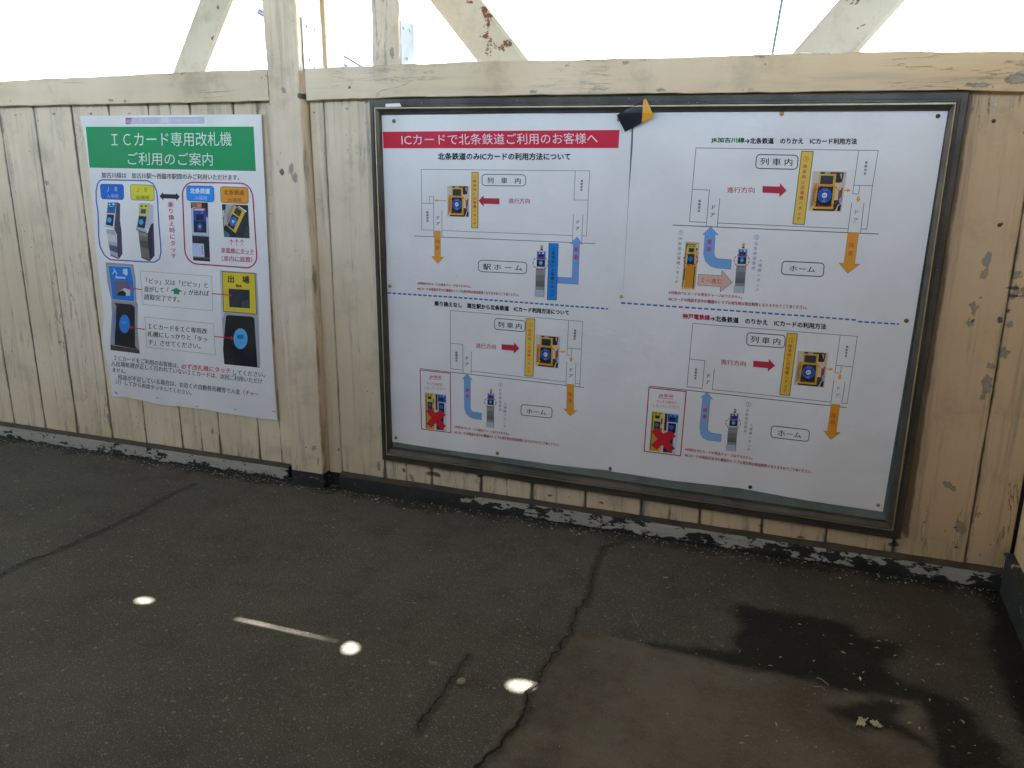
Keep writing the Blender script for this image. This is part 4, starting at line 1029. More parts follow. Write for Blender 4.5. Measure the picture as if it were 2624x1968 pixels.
p = Part(C_, "printed_photo", 2); gate_pic(p, [(1345, 1164), (1444, 1166), (1428, 1600), (1338, 1594)]); p.done("photo of the white gate post")
C_.zoom(960, 740, 3.2530)
p = Part(C_, "dashed_line", 1); p.dash([(112, 33), (700, 72), (1300, 118), (1948, 166)], 13, (60, 104, 180), 30, 12.4); p.done()
p = Part(C_, "lettering", 2); p.row("乗り換えなし　粟生駅から北条鉄道　ICカード利用方法について", (503, 100), (1622, 178), 40, (34, 36, 44), .022); p.done("bold heading lettering")
diagram(C_, [[(634, 180), (1737, 270), (1712, 815), (1672, 812)], [(1596, 775), (808, 684)], [(738, 676), (636, 664), (634, 180)], [(636, 452), (738, 462), (740, 700)], [(808, 522), (808, 706)], [(1620, 262), (1606, 550), (1642, 553), (1647, 495)],
             [(1610, 492), (1726, 502)], [(1604, 607), (1597, 800)], [(1680, 615), (1672, 812)], [(1675, 785), (1712, 790)]], [[(380, 663), (1747, 821)]])
p = Part(C_, "lettering", 2)
p.vtext("乗務員室", (685, 530), (686, 596), 21, SM, .012); p.vtext("乗務員室", (1674, 347), (1670, 414), 21, SM, .012); p.vtext("ドア", (771, 577), (771, 627), 34, (52, 54, 62), .01); p.vtext("ドア", (1638, 672), (1636, 724), 35, (52, 54, 62), .01)
p.row("進行方向", (848, 450), (1014, 462), 42, (196, 56, 74), .007); p.row("※列車内でICカードの現金チャージはできません。", (668, 1136), (1124, 1196), 22, (190, 48, 66), .014)
p.row("※ICカードの残高不足やIC機器のトラブル発生時は現金精算となりますのでご了承ください。", (668, 1178), (1540, 1286), 26, (190, 48, 66), .014)
p.vtext("①", (1052, 796), (1052, 797), 42, (96, 104, 140)); p.vtext("北条鉄道専用", (1050, 842), (1048, 1006), 26, (110, 116, 150)); p.vtext("入場機へタッチ", (1090, 954), (1086, 1146), 26, (104, 110, 130)); p.done("diagram captions")
nbox(C_, [(1004, 244), (1260, 266), (1256, 357), (1001, 336)], "列 車 内", [(1032, 272), (1228, 288), (1228, 334), (1032, 320)])
nbox(C_, [(1224, 962), (1482, 988), (1479, 1076), (1221, 1050)], "ホーム", [(1270, 998), (1430, 1012), (1430, 1050), (1270, 1036)])
bar(C_, [(1267, 246), (1339, 250), (1323, 729), (1253, 723)], YE, (110, 90, 50), "②", (1300, 298), 42, "降車時に出場機へタッチ", (1297, 346), (1286, 690), 25, (220, 120, 50), .03)
darrow(C_, [(1208, 496), (1162, 540), (1162, 515), (1060, 506), (1062, 460), (1164, 468), (1165, 444)], RED, "red arrow")
darrow(C_, [(1597, 522), (1567, 535), (1567, 527), (1540, 524), (1540, 517), (1567, 518), (1568, 509)], (240, 170, 70), "small orange arrow")
darrow(C_, [(1640, 610), (1658, 588), (1649, 587), (1650, 566), (1633, 565), (1632, 586), (1623, 585)], (240, 170, 70), "tiny orange arrow")
darrow(C_, [(1606, 792), (1663, 797), (1660, 1010), (1687, 1014), (1633, 1056), (1577, 996), (1603, 1000)], (238, 164, 52), "orange arrow pointing down", [("降車", (1632, 880), (1631, 930), 38, (206, 80, 40), 0, 0, .06)], (190, 130, 60))
darrow(C_, [(776, 709), (817, 758), (802, 754), (802, 990), (808, 1010), (822, 1022), (896, 1034), (896, 1090), (830, 1080), (795, 1066), (765, 1035), (752, 990), (749, 750), (735, 746)], (126, 176, 222), "pale blue arrow turning up", [("乗車", (778, 842), (777, 892), 34, (206, 52, 80), .006)], (96, 130, 180))
p = Part(C_, "printed_photo", 2); reader_pic(p, [(1347, 378), (1549, 398), (1536, 663), (1340, 642)], 6); p.done("photo of the yellow reader")
p = Part(C_, "printed_photo", 2); gate_pic(p, [(936, 830), (1008, 834), (1006, 1160), (934, 1150)], w=6); p.done("photo of the white gate post")
def jrbox(sh, q, tq, l1, l2, ul, pq):
    p = Part(sh, "warning_box", 1); p.line(q, 7, (186, 36, 56), 0, True); p.text("JR専用", tq, (196, 44, 66), .004, .5); p.line(ul, 3, (196, 44, 66), .5)
    p.row("タッチは絶対に", *l1, (196, 44, 66), 0, .5); p.row("しないでください！", *l2, (196, 44, 66), 0, .5); o = p.done("red outlined warning box")
    p = Part(sh, "printed_photo", 2, o); jr_only(p, pq, 1); p.done("photo of two gates crossed out in red")
jrbox(C_, [(383, 675), (634, 702), (640, 1196), (395, 1166)], [(460, 716), (558, 724), (558, 754), (460, 746)], ((438, 772), (578, 786), 26), ((420, 808), (596, 822), 24), [(458, 748), (558, 758)], [(424, 862), (601, 880), (605, 1182), (428, 1164)])
# east sheet
r3 = tag(empty("poster", (-.15, SY-.0035, .3)), "white instruction sheet without a banner, two train diagrams split by a blue dashed line", "poster")
E_ = Sheet(r3, SY-.0035, swave)
E_.paper([(1624, 289), (1622, 371), (1612, 500), (1597, 745), (1592, 860), (1580, 1000), (1569, 1121), (1567, 1207)], [(2429, 284), (2386, 552), (2343, 822), (2309, 1030), (2262, 1311)],
         [(1624, 289), (2000, 286), (2429, 284)], [(1567, 1207), (1628, 1216), (1728, 1231), (1895, 1250), (2062, 1280), (2262, 1311)], 80, 90)
E_.zoom(1580, 280, 2.4043)
p = Part(E_, "lettering", 2); p.row("JR加古川線", (584, 174), (788, 176), 34, (40, 104, 56), .02); p.row("→北条鉄道　のりかえ　ICカード利用方法", (792, 176), (1480, 180), 36, (40, 42, 50), .02); p.done("bold heading lettering")
diagram(E_, [[(490, 238), (1612, 254), (1576, 470), (1541, 738), (1504, 737)], [(1424, 735), (622, 700)], [(552, 696), (450, 692), (490, 238)], [(469, 493), (573, 497), (553, 722)], [(637, 549), (621, 722)], [(1492, 254), (1454, 520), (1491, 522), (1498, 470)],
             [(1462, 468), (1580, 471)], [(1449, 574), (1424, 758)], [(1524, 577), (1502, 762)]], [[(347, 713), (1614, 768)]])
p = Part(E_, "lettering", 2)
p.vtext("乗務員室", (513, 565), (508, 625), 17, SM, .012); p.vtext("乗務員室", (1538, 328), (1530, 396), 17, SM, .012); p.vtext("ドア", (597, 603), (591, 650), 33, (50, 52, 60), .01); p.vtext("ドア", (1476, 633), (1470, 684), 35, (66, 68, 76))
p.row("進行方向", (682, 478), (850, 480), 36, (196, 56, 74), .007); p.row("※列車内でICカードの現金チャージはできません。", (322, 1118), (776, 1146), 20, (190, 48, 66), .014)
p.row("※ICカードの残高不足やIC機器のトラブル発生時は現金精算となりますのでご了承ください。", (320, 1156), (1174, 1210), 23, (190, 48, 66), .014)
p.vtext("①", (398, 758), (398, 759), 34, (80, 84, 94)); p.vtext("専用出場機へタッチ", (391, 828), (371, 1063), 24, (96, 98, 106)); p.row("JR", (380, 789), (408, 789), 18, (96, 98, 106))
p.vtext("②", (864, 787), (864, 788), 36, (84, 104, 170)); p.vtext("北条鉄道専用", (860, 827), (843, 978), 25, (100, 116, 170)); p.vtext("入場機へタッチ", (887, 930), (867, 1112), 24, (100, 112, 150)); p.done("diagram captions")
nbox(E_, [(864, 278), (1120, 284), (1112, 370), (856, 364)], "列 車 内", [(888, 300), (1084, 304), (1082, 348), (886, 344)])
nbox(E_, [(1022, 935), (1280, 948), (1273, 1031), (1015, 1016)], "ホーム", [(1066, 962), (1224, 970), (1222, 1004), (1064, 996)])
bar(E_, [(1141, 258), (1212, 260), (1156, 710), (1086, 706)], YE, (80, 76, 50), "③", (1168, 305), 40, "降車時に出場機へタッチ", (1162, 352), (1123, 674), 23, (206, 90, 44))
darrow(E_, [(1048, 500), (1003, 541), (1003, 518), (899, 514), (900, 473), (1006, 476), (1007, 455)], RED, "red arrow")
darrow(E_, [(1444, 500), (1419, 514), (1419, 505), (1398, 504), (1399, 495), (1420, 496), (1421, 486)], (240, 170, 70), "small orange arrow")
darrow(E_, [(1486, 574), (1503, 554), (1496, 553), (1498, 536), (1482, 535), (1480, 552), (1472, 551)], (240, 170, 70), "tiny orange arrow")
darrow(E_, [(1426, 758), (1492, 760), (1466, 952), (1498, 954), (1424, 1010), (1369, 946), (1400, 948)], (238, 164, 52), "orange arrow pointing down", [("降車", (1447, 838), (1440, 888), 36, (206, 80, 40), 0)], (190, 130, 60))
darrow(E_, [(582, 725), (627, 774), (608, 772), (602, 890), (606, 908), (620, 918), (708, 926), (704, 984), (620, 978), (580, 966), (548, 935), (537, 890), (546, 770), (532, 770)], (118, 172, 224), "pale blue arrow turning up", [("乗車", (573, 816), (569, 862), 36, (206, 52, 80), .006)], (80, 120, 180))
darrow(E_, [(507, 1016), (647, 1024), (650, 992), (713, 1066), (639, 1124), (641, 1092), (500, 1082)], (230, 186, 166), "salmon arrow pointing along", None, (120, 96, 90))
p = Part(E_, "lettering", 3); p.row("へ進む", (550, 1040), (650, 1044), 30, (200, 70, 60), 0); p.text("2", [(523, 1040), (538, 1040), (537, 1062), (522, 1062)], (106, 104, 150)); p.done("red lettering on the salmon arrow")
p = Part(E_, "printed_photo", 2); reader_pic(p, [(1211, 380), (1418, 384), (1384, 632), (1182, 626)], 5); p.done("photo of the yellow reader")
p = Part(E_, "printed_photo", 2); gate_pic(p, [(747, 824), (818, 826), (794, 1134), (722, 1130)], w=5); p.done("photo of the white gate post")
p = Part(E_, "printed_photo", 2)
p.pic([(426, 814), (512, 820), (484, 1112), (398, 1108)], [('r', (0, 0, 1, 1), (222, 190, 128), 0), ('r', (.06, .03, .12, .95), (110, 84, 56), .4), ('r', (.12, .04, .82, .1), (120, 96, 60), .4), ('p', [(.2, .06), (.78, .06), (.76, .3), (.22, .3)], (214, 190, 70), .7),
      ('t', (.3, .075, .66, .1), (70, 60, 36), 1, '出　場', .02), ('r', (.3, .13, .66, .215), (40, 44, 48), 1), ('r', (.8, .03, .92, .12), (222, 224, 226), .5), ('r', (.8, .12, .9, .17), (90, 44, 36), .6), ('r', (.8, .18, .94, .95), (206, 172, 110), .4),
      ('p', [(.26, .25), (.72, .25), (.76, .47), (.24, .47)], (34, 38, 46), 1), ('e', (.48, .355, .16, .055), (48, 110, 190), 1.3), ('r', (.2, .5, .8, .96), (214, 142, 30), .8), ('r', (.8, .5, .88, .97), (84, 62, 40), .9), ('r', (.12, .56, .17, .8), (70, 56, 44), .6),
      ('d', (.5, .37, .5, .12), (192, 50, 40), 1.8, 7, 22, 9)]); p.done("photo of the orange gate")
p = Part(E_, "dashed_line", 1); p.dash([(28, 1192), (400, 1218), (800, 1246), (1200, 1276), (1480, 1298)], 10, (60, 110, 184), 27, 12.5)
E_.zoom(1580, 760, 2.6976); p.dash([(1668, 171.6), (1800, 180), (1952, 189)], 11, (60, 110, 184), 31, 14); p.done()
p = Part(E_, "lettering", 2); p.row("神戸電鉄線", (458, 116), (646, 126), 36, (196, 44, 82), .02); p.row("→北条鉄道　のりかえ　ICカードの利用方法", (650, 130), (1448, 188), 38, (40, 42, 50), .022); p.done("bold heading lettering")
diagram(E_, [[(528, 184), (1664, 274), (1630, 500), (1593, 738), (1557, 735), (1580, 585)], [(1480, 727), (662, 640), (677, 497)], [(593, 633), (487, 622), (528, 184)], [(505, 430), (611, 441), (593, 633)], [(1546, 264), (1509, 524), (1548, 528), (1554, 478)],
             [(1517, 474), (1635, 484)], [(1502, 576), (1480, 740)]], [[(226, 617), (1590, 765)]])
p = Part(E_, "lettering", 2)
p.vtext("乗務員室", (550, 502), (545, 562), 17, SM, .012); p.vtext("乗務員室", (1594, 346), (1585, 408), 17, SM, .012); p.vtext("ドア", (636, 545), (631, 590), 32, (50, 52, 60), .01); p.vtext("ドア", (1532, 632), (1525, 682), 34, (66, 68, 76))
p.row("進行方向", (722, 430), (894, 444), 36, (196, 56, 74), .007); p.row("※列車内でICカードの現金チャージはできません。", (474, 1042), (942, 1104), 22, (190, 48, 66), .014)
p.row("※ICカードの残高不足やIC機器のトラブル発生時は現金精算となりますのでご了承ください。", (472, 1080), (1350, 1198), 24, (190, 48, 66), .014)
p.vtext("①", (911, 741), (911, 742), 42, (90, 92, 102)); p.vtext("北条鉄道専用", (905, 784), (889, 928), 24, (100, 106, 126)); p.vtext("入場機へタッチ", (932, 884), (913, 1056), 24, (104, 108, 140)); p.done("diagram captions")
nbox(E_, [(904, 247), (1168, 267), (1160, 353), (898, 334)], "列 車 内", [(932, 270), (1134, 288), (1130, 332), (928, 316)])
nbox(E_, [(1072, 890), (1334, 920), (1327, 1000), (1065, 970)], "ホーム", [(1118, 920), (1278, 938), (1274, 976), (1114, 958)])
bar(E_, [(1180, 250), (1251, 255), (1196, 682), (1127, 675)], (240, 196, 60), (70, 66, 44), "②", (1210, 297), 44, "降車時に出場機へタッチ", (1202, 340), (1163, 646), 25, (206, 80, 40), .06)
darrow(E_, [(1096, 475), (1045, 515), (1047, 493), (944, 483), (947, 441), (1052, 450), (1054, 429)], RED, "red arrow")
darrow(E_, [(1500, 500), (1472, 512), (1473, 504), (1440, 500), (1441, 493), (1474, 496), (1475, 488)], (240, 170, 70), "small orange arrow")
darrow(E_, [(1540, 575), (1558, 556), (1551, 555), (1553, 538), (1536, 536), (1534, 553), (1527, 552)], (240, 170, 70), "tiny orange arrow")
darrow(E_, [(1483, 740), (1543, 745), (1518, 934), (1546, 938), (1481, 985), (1430, 925), (1458, 928)], (238, 158, 30), "orange arrow pointing down", [("降車", (1500, 820), (1496, 866), 38, (206, 80, 40), 0, 0, .06)], (190, 130, 60))
darrow(E_, [(627, 662), (665, 707), (648, 703), (630, 900), (632, 922), (648, 938), (726, 952), (721, 1001), (630, 990), (600, 975), (580, 945), (576, 900), (596, 698), (582, 694)], (134, 180, 222), "pale blue arrow turning up", [("乗車", (614, 782), (610, 828), 34, (206, 52, 80), .006)], (90, 124, 170))
p = Part(E_, "printed_photo", 2); reader_pic(p, [(1252, 372), (1464, 386), (1434, 628), (1226, 608)], 5); p.done("photo of the yellow reader")
p = Part(E_, "printed_photo", 2); gate_pic(p, [(780, 770), (858, 774), (832, 1068), (756, 1062)], w=5); p.done("photo of the white gate post")
jrbox(E_, [(225, 627), (482, 655), (443, 1098), (192, 1066)], [(294, 668), (392, 676), (390, 704), (292, 696)], ((276, 710), (418, 722), 22), ((254, 740), (432, 754), 22), [(290, 698), (390, 708)], [(246, 790), (432, 812), (408, 1084), (226, 1062)])

# ------------------------------------------------------------------ drawing pins
def pin(px, py, rgb, label, rr=.0062, sh=None):
    Y = SY-.006; x, z = W(px, py, Y); b = B(); n = 20
    prof = [(0, 1), (.35, 1), (.75, .98), (1.0, .85), (1.15, .45), (1.2, 0)]
    for k in range(n):
        t = 2*math.pi*k/n
    rings = [[(rr*r*math.cos(2*math.pi*k/n), -h*.0024, rr*r*math.sin(2*math.pi*k/n)) for k in range(n)] for r, h in ((1.0, 0), (.98, .5), (.8, .85), (.45, 1), (.05, 1.03))]
    vs = [v for r_ in rings for v in r_]
    fs = [(i*n+k, i*n+(k+1) % n, (i+1)*n+(k+1) % n, (i+1)*n+k) for i in range(4) for k in range(n)]+[tuple(range(4*n, 5*n))]
    b.add(vs, fs)
    key = "pin_%d_%d_%d" % rgb
    mt = bpy.data.materials.get(key) or simple(key, rgb, .38, .55, .15, 60, .05)
    o = b.build("drawing_pin", mt, None, smooth=True); o.location = (x, Y, z)
    tag(o, label, "drawing pin", "drawing pins in the notice board sheets"); return o
pin(1009, 310, (140, 112, 84), "brown drawing pin at the upper corner above the start of the red banner")
pin(1586, 306, (196, 168, 104), "brass drawing pin half hidden by the black and yellow tape")
pin(999, 733, (196, 160, 100), "brass drawing pin at the west end of the blue dashed line")
pin(1014.5, 1122, (196, 150, 66), "brass drawing pin at the bottom corner below the crossed out gate photo")
pin(1274.5, 1161.5, (176, 140, 74), "brass drawing pin below the middle of the red banner sheet")
pin(1564, 1200.5, (136, 112, 76), "dull drawing pin at the bottom where the two sheets meet")
pin(1592, 760, (250, 190, 70), "shiny golden drawing pin between the sheets beside the dashed line")
pin(2003.5, 291.5, (186, 142, 84), "tan drawing pin at the top edge above the green lettering")
pin(2403.5, 297.5, (84, 66, 54), "dark brown drawing pin in the top corner under the frame corner")
pin(2322.5, 822, (148, 96, 60), "reddish brown drawing pin at the east end of the blue dashed line")
pin(1922.5, 1248, (76, 56, 40), "very dark drawing pin at the bottom edge under the red footnotes")
pin(2250, 1294.5, (240, 164, 50), "bright orange drawing pin in the bottom corner")

# ------------------------------------------------------------------ black and yellow tape
TZ = Zm(1540, 240, 12.289)
def tape(pts, mat, name, par, lift, y=FY-.0035):
    P = [np.array(TZ(p)) for p in pts]; n = 14; b = B(); G = np.zeros((n, n, 3))
    for i in range(n):
        for j in range(n):
            u, v = i/(n-1), j/(n-1); q = (P[0]*(1-u)+P[1]*u)*(1-v)+(P[3]*(1-u)+P[2]*u)*v
            yy = y
            if q[1] > 290: yy = y+min(.016, (q[1]-290)*.00028)
            yy -= lift(u, v)
            x, z = W(q[0], q[1], yy); G[i, j] = (x, yy, z)
    b.grid(G); G2 = G.copy(); G2[:, :, 1] += .0004; b.grid(G2)
    return b.build(name, mat, par, smooth=True)
M_tk = simple("black_tape", (36, 40, 46), .32, 0, .1, 14, .15); M_ty = simple("yellow_tape", (240, 172, 40), .3, 0, .08, 14, .15)
tp = tag(empty("tape_strip", (*[W(1640, 290, FY)[0]], FY-.004, W(1640, 290, FY)[1])), "crooked strip of black and yellow hazard tape over the frame and sheets", "tape")
tape([(490, 680), (1330, 200), (1280, 925), (760, 1205)], M_tk, "black_stripe", tp, lambda u, v: .001*math.sin(u*5)*math.sin(v*4))
tape([(1332, 200), (1420, 155), (1660, 690), (1282, 928)], M_ty, "yellow_stripe", tp, lambda u, v: .001+.006*u*u*max(0, v-.2))

# ------------------------------------------------------------------ floor
FZ = lambda x0, y0, s: (lambda pts: [FL(x0+p[0]/s, y0+p[1]/s) for p in pts])
z6 = FZ(1500, 1200, 1.968); z5 = FZ(700, 1100, 2.4578); z4 = FZ(0, 1000, 2.4578); z8 = FZ(0, 1300, 1.4747)
patch_poly = z6([(0, 825), (300, 885), (480, 930), (660, 975), (850, 1015), (1000, 1045), (1160, 1075), (1260, 1120), (1440, 1140), (1590, 1165), (1700, 1175), (1730, 1270), (1760, 1400), (1785, 1511), (1830, 1800), (-700, 1800), (-430, 1300), (-270, 1100), (-200, 980), (-130, 870), (-60, 825)])
wet = [z6([(740, 720), (800, 680), (900, 720), (1050, 730), (1200, 760), (1330, 790), (1400, 850), (1500, 870), (1600, 890), (1560, 950), (1500, 990), (1560, 1060), (1700, 1110), (1850, 1160), (1950, 1230), (2000, 1330), (2100, 1400), (2160, 1600), (1800, 1600), (1760, 1400), (1730, 1270),
           (1700, 1175), (1590, 1165), (1440, 1140), (1260, 1120), (1160, 1075), (1000, 1045), (850, 1015), (660, 975), (480, 930), (300, 885), (480, 895), (600, 900), (700, 925), (760, 920), (740, 850), (790, 800), (770, 760)]),
       z6([(1960, 560), (2400, 480), (2600, 1600), (2300, 1500), (2150, 1200), (2080, 1000), (2030, 900), (2060, 750)]),
       z6([(1230, 1215), (1360, 1190), (1500, 1150), (1600, 1200), (1560, 1250), (1640, 1340), (1720, 1390), (1755, 1410), (1745, 1425), (1680, 1380), (1560, 1335), (1450, 1320), (1330, 1280)])]
def sdf(X, Y, poly):
    P = np.array(poly); d = np.full(X.shape, 1e9); ins = np.zeros(X.shape, bool); n = len(P)
    for i in range(n):
        a_, b_ = P[i], P[(i+1) % n]; e = b_-a_
        t = np.clip(((X-a_[0])*e[0]+(Y-a_[1])*e[1])/(e@e+1e-12), 0, 1)
        d = np.minimum(d, np.hypot(X-a_[0]-e[0]*t, Y-a_[1]-e[1]*t))
        c = ((a_[1] > Y) != (b_[1] > Y)) & (X < (b_[0]-a_[0])*(Y-a_[1])/(b_[1]-a_[1]+1e-12)+a_[0]); ins ^= c
    return np.where(ins, -d, d)
gx = np.concatenate([np.linspace(-12, -4.2, 12), np.arange(-4.1, .95, .014), np.linspace(1.1, 6, 8)])
gy = np.concatenate([np.linspace(-3.34, -1.95, 5), np.arange(-1.9, .0, .014), [.012]])
X, Yg = np.meshgrid(gx, gy, indexing='ij')
sp_ = sdf(X, Yg, patch_poly); sw = np.minimum.reduce([sdf(X, Yg, q) for q in wet])
moss = np.clip((X+.35)/.7, 0, 1)*np.clip((Yg+.75)/.25, 0, 1)
def dpoly(pts):
    d = np.full(X.shape, 1e9); P = np.array(pts)
    for a_, b_ in zip(P[:-1], P[1:]):
        e = b_-a_; t = np.clip(((X-a_[0])*e[0]+(Yg-a_[1])*e[1])/(e@e+1e-12), 0, 1); d = np.minimum(d, np.hypot(X-a_[0]-e[0]*t, Yg-a_[1]-e[1]*t))
    return d
cr1 = z4([(-120, 1230), (0, 1175), (55, 1140), (170, 1085), (300, 1040), (420, 990), (540, 935), (660, 880), (780, 820), (880, 775), (1000, 700), (1120, 640), (1230, 590)])
cr2 = z5([(2200, 720), (2085, 740), (2060, 800), (2030, 860), (2010, 950), (1990, 1050), (1960, 1110), (1905, 1140), (1900, 1200), (1870, 1260), (1875, 1300), (1820, 1350), (1800, 1400), (1750, 1450), (1700, 1500), (1690, 1560), (1665, 1610)])+z8([(2040, 660), (1995, 700), (1990, 780), (1960, 830), (1920, 860), (1880, 920), (1830, 960), (1800, 1010)])
cr3 = z8([(1770, 560), (1740, 610), (1690, 680), (1650, 750), (1600, 800), (1580, 850)])
dc = np.minimum(dpoly(cr1), np.minimum(dpoly(cr2), dpoly(cr3)))
Zf = (vn(X*1.3, Yg*1.3)-.5)*.004+np.where(sp_ < 0, .0015, 0); Zf = np.where((X < -4.2) | (X > .95) | (Yg < -1.9), 0, Zf)
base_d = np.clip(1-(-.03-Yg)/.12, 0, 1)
a = NM("asphalt")
agg = a.voro(190, out="Color"); sepc = a.n("ShaderNodeSeparateColor"); a.L(agg, sepc.inputs[0])
aggd = a.voro(190)
big = a.noise(1.1, 6, .6); med = a.noise(9, 6, .68); fine = a.noise(95, 4, .7)
col = a.mix(a.ss(big, .32, .7), lin((98, 97, 90)), lin((79, 78, 72)))
col = a.mix(a.ss(med, .45, .75, 0, .55), col, lin((55, 54, 48)))
col = a.mix(a.ss(fine, .40, .75, 0, .55), col, lin((88, 84, 78)))
stone = a.math('MULTIPLY', a.ss(sepc.outputs[0], .78, .88), a.ss(aggd, .5, .38))
col = a.mix(a.math('MULTIPLY', stone, .55), col, lin((142, 138, 128)))
gr = a.noise(260, 2, .6)
col = a.mix(a.ss(gr, .48, .72, 0, .6), col, lin((112, 109, 101)))
col = a.mix(a.ss(gr, .50, .30, 0, .5), col, lin((40, 39, 36)))
st2 = a.voro(62, out="Color"); s2c = a.n("ShaderNodeSeparateColor"); a.L(st2, s2c.inputs[0]); st2d = a.voro(62)
stone2 = a.math('MULTIPLY', a.ss(s2c.outputs[0], .94, .955), a.ss(st2d, .34, .24))
col = a.mix(a.math('MULTIPLY', stone2, .5), col, lin((150, 145, 132)))
pat = a.ss(a.math('ADD', a.attr("patch"), a.math('MULTIPLY', a.math('SUBTRACT', a.noise(18, 5, .6), .5), .05)), .006, -.006)
pcol = a.mix(a.ss(a.noise(2.6, 8, .68), .36, .64), lin((116, 112, 103)), lin((84, 78, 66)))
pcol = a.mix(a.ss(fine, .4, .75, 0, .4), pcol, lin((110, 104, 92)))
pcol = a.mix(a.ss(a.noise(13, 7, .7), .52, .7, 0, .5), pcol, lin((74, 69, 60)))
pcol = a.mix(a.math('MULTIPLY', stone, .3), pcol, lin((130, 124, 112)))
col = a.mix(a.math('MULTIPLY', pat, .85), col, pcol)
mo = a.math('MULTIPLY', a.attr("moss"), a.ss(a.noise(3.2, 6, .65), .32, .62))
col = a.mix(a.math('MULTIPLY', mo, .62), col, lin((66, 61, 42)))
wv = a.math('ADD', a.attr("wet"), a.math('MULTIPLY', a.math('SUBTRACT', a.noise(20, 7, .72), .5), .07))
wf_ = a.math('MULTIPLY', a.ss(wv, .026, -.020), a.ss(a.noise(7, 6, .7), .2, .5, .7, 1.0))
col = a.mix(a.math('MULTIPLY', wf_, .84), col, lin((22, 22, 23)))
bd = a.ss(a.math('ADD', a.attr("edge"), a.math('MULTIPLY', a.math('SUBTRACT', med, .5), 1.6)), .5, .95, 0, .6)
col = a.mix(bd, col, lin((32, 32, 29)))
lite = a.math('MULTIPLY', a.ss(a.noise(6.5, 6, .7), .60, .72), a.attr("edge"))
col = a.mix(a.math('MULTIPLY', lite, .4), col, lin((110, 98, 78)))
ck = a.attr("near_crack"); ckf = a.ss(a.math('ADD', ck, a.math('MULTIPLY', a.math('SUBTRACT', a.noise(40, 4), .5), .03)), .022, .002, 0, .55)
col = a.mix(ckf, col, lin((34, 32, 30)))
rg = a.math('SUBTRACT', .88, a.math('MULTIPLY', wf_, .10))
M_asph = a.set(col, rg, a.bump(a.math('ADD', a.math('MULTIPLY', aggd, .4), a.math('MULTIPLY', fine, .6)), .8, .005), None, .22)
b = B(); b.grid(np.stack([X, Yg, Zf], -1))
b.f = [f[::-1] for f in b.f]
floor = b.build("floor", M_asph, None, {"patch": sp_.reshape(-1), "wet": sw.reshape(-1), "moss": moss.reshape(-1), "edge": base_d.reshape(-1), "near_crack": dc.reshape(-1)}, smooth=True)
tag(floor, "dark worn asphalt walkway floor with cracks and a damp stain", None, None, "structure")
b = B(); b.box(-12, 6, -3.45, .5, -.35, -.02); o = b.build("slab", simple("concrete_slab", (110, 108, 102), .9, 0, .2, 4, .2)); tag(o, "concrete deck slab under the asphalt", None, None, "structure")
b = B(); b.box(-600, 600, -600, 600, -6.2, -6.0); o = b.build("ground", simple("bounce_ground", (84, 82, 74), .95, 0, .25, .8, .2)); tag(o, "unseen ground far below the walkway, added for bounced light", None, None, "structure")  # unseen ground, toned to set how much light bounces up
M_crk = simple("crack_dark", (30, 29, 27), .95, 0, .2, 40, .2)
def crack(pts, w0, w1, seed):
    P = np.array(pts); d = np.concatenate([[0], np.cumsum(np.linalg.norm(np.diff(P, axis=0), axis=1))]); N = int(d[-1]/.006)
    t = np.linspace(0, d[-1], N); x = np.interp(t, d, P[:, 0])+(vn(t*45, seed, 1, 5)-.5)*.024; y = np.interp(t, d, P[:, 1])+(vn(t*45, seed+9, 1, 5)-.5)*.024
    tx = np.gradient(x); ty = np.gradient(y); l = np.hypot(tx, ty)+1e-9; nx, ny = -ty/l, tx/l
    wd = np.interp(t/d[-1], [0, 1], [w0, w1])*(.25+1.5*vn(t*90, seed+4, 1, 4)**2*2.2)/2
    zz = .0062
    G = np.stack([np.stack([x+nx*wd, y+ny*wd, np.full(N, zz)], -1), np.stack([x-nx*wd, y-ny*wd, np.full(N, zz)], -1)], 1)
    b = B(); b.grid(G); return b.build("crack", M_crk, floor)
crack(cr1, .0055, .0008, 3.1); crack(cr2, .0008, .0062, 7.7); crack(cr3, .0012, .0048, 5.2)

# ------------------------------------------------------------------ litter
fl = B()
def flake(x, y, r, mi, z=.0045):
    n = random.choice((4, 5, 5, 6)); a0 = random.random()*6.28; el = random.uniform(.35, 1)
    th = random.random()*3.14
    pts = []
    for k in range(n):
        t = a0+2*math.pi*k/n; rr = r*random.uniform(.6, 1.1); u, v = rr*math.cos(t), rr*el*math.sin(t)
        pts.append((x+u*math.cos(th)-v*math.sin(th), y+u*math.sin(th)+v*math.cos(th), z+random.uniform(0, .0015)))
    fl.add(pts, [tuple(range(n))], mi)
for k in range(900):
    x = random.uniform(-3.5, .66); y = -.026-abs(random.gauss(0, .035))
    flake(x, y, random.uniform(.0012, .0052)*(1.3 if random.random() < .15 else 1), random.choice((0, 0, 1)))
for k in range(420):
    x = random.uniform(-.35, .85); y = random.uniform(-1.1, -.04)
    if random.random() > .25+.75*max(0, (x+.1)/.8): continue
    flake(x, y, random.uniform(.001, .0034), random.choice((0, 1, 2)))
for k in range(700):
    flake(random.uniform(-3.3, .5), random.uniform(-1.5, -.05), random.uniform(.0008, .0026), random.choice((0, 1, 1)))
M_fl = [simple("flake_white", (196, 194, 186), .8), simple("flake_grey", (150, 146, 136), .85), simple("flake_tan", (178, 156, 112), .85)]
o = fl.build("debris", M_fl); tag(o, "tiny pale paint flakes and grit scattered over the dark floor", None, None, "stuff")

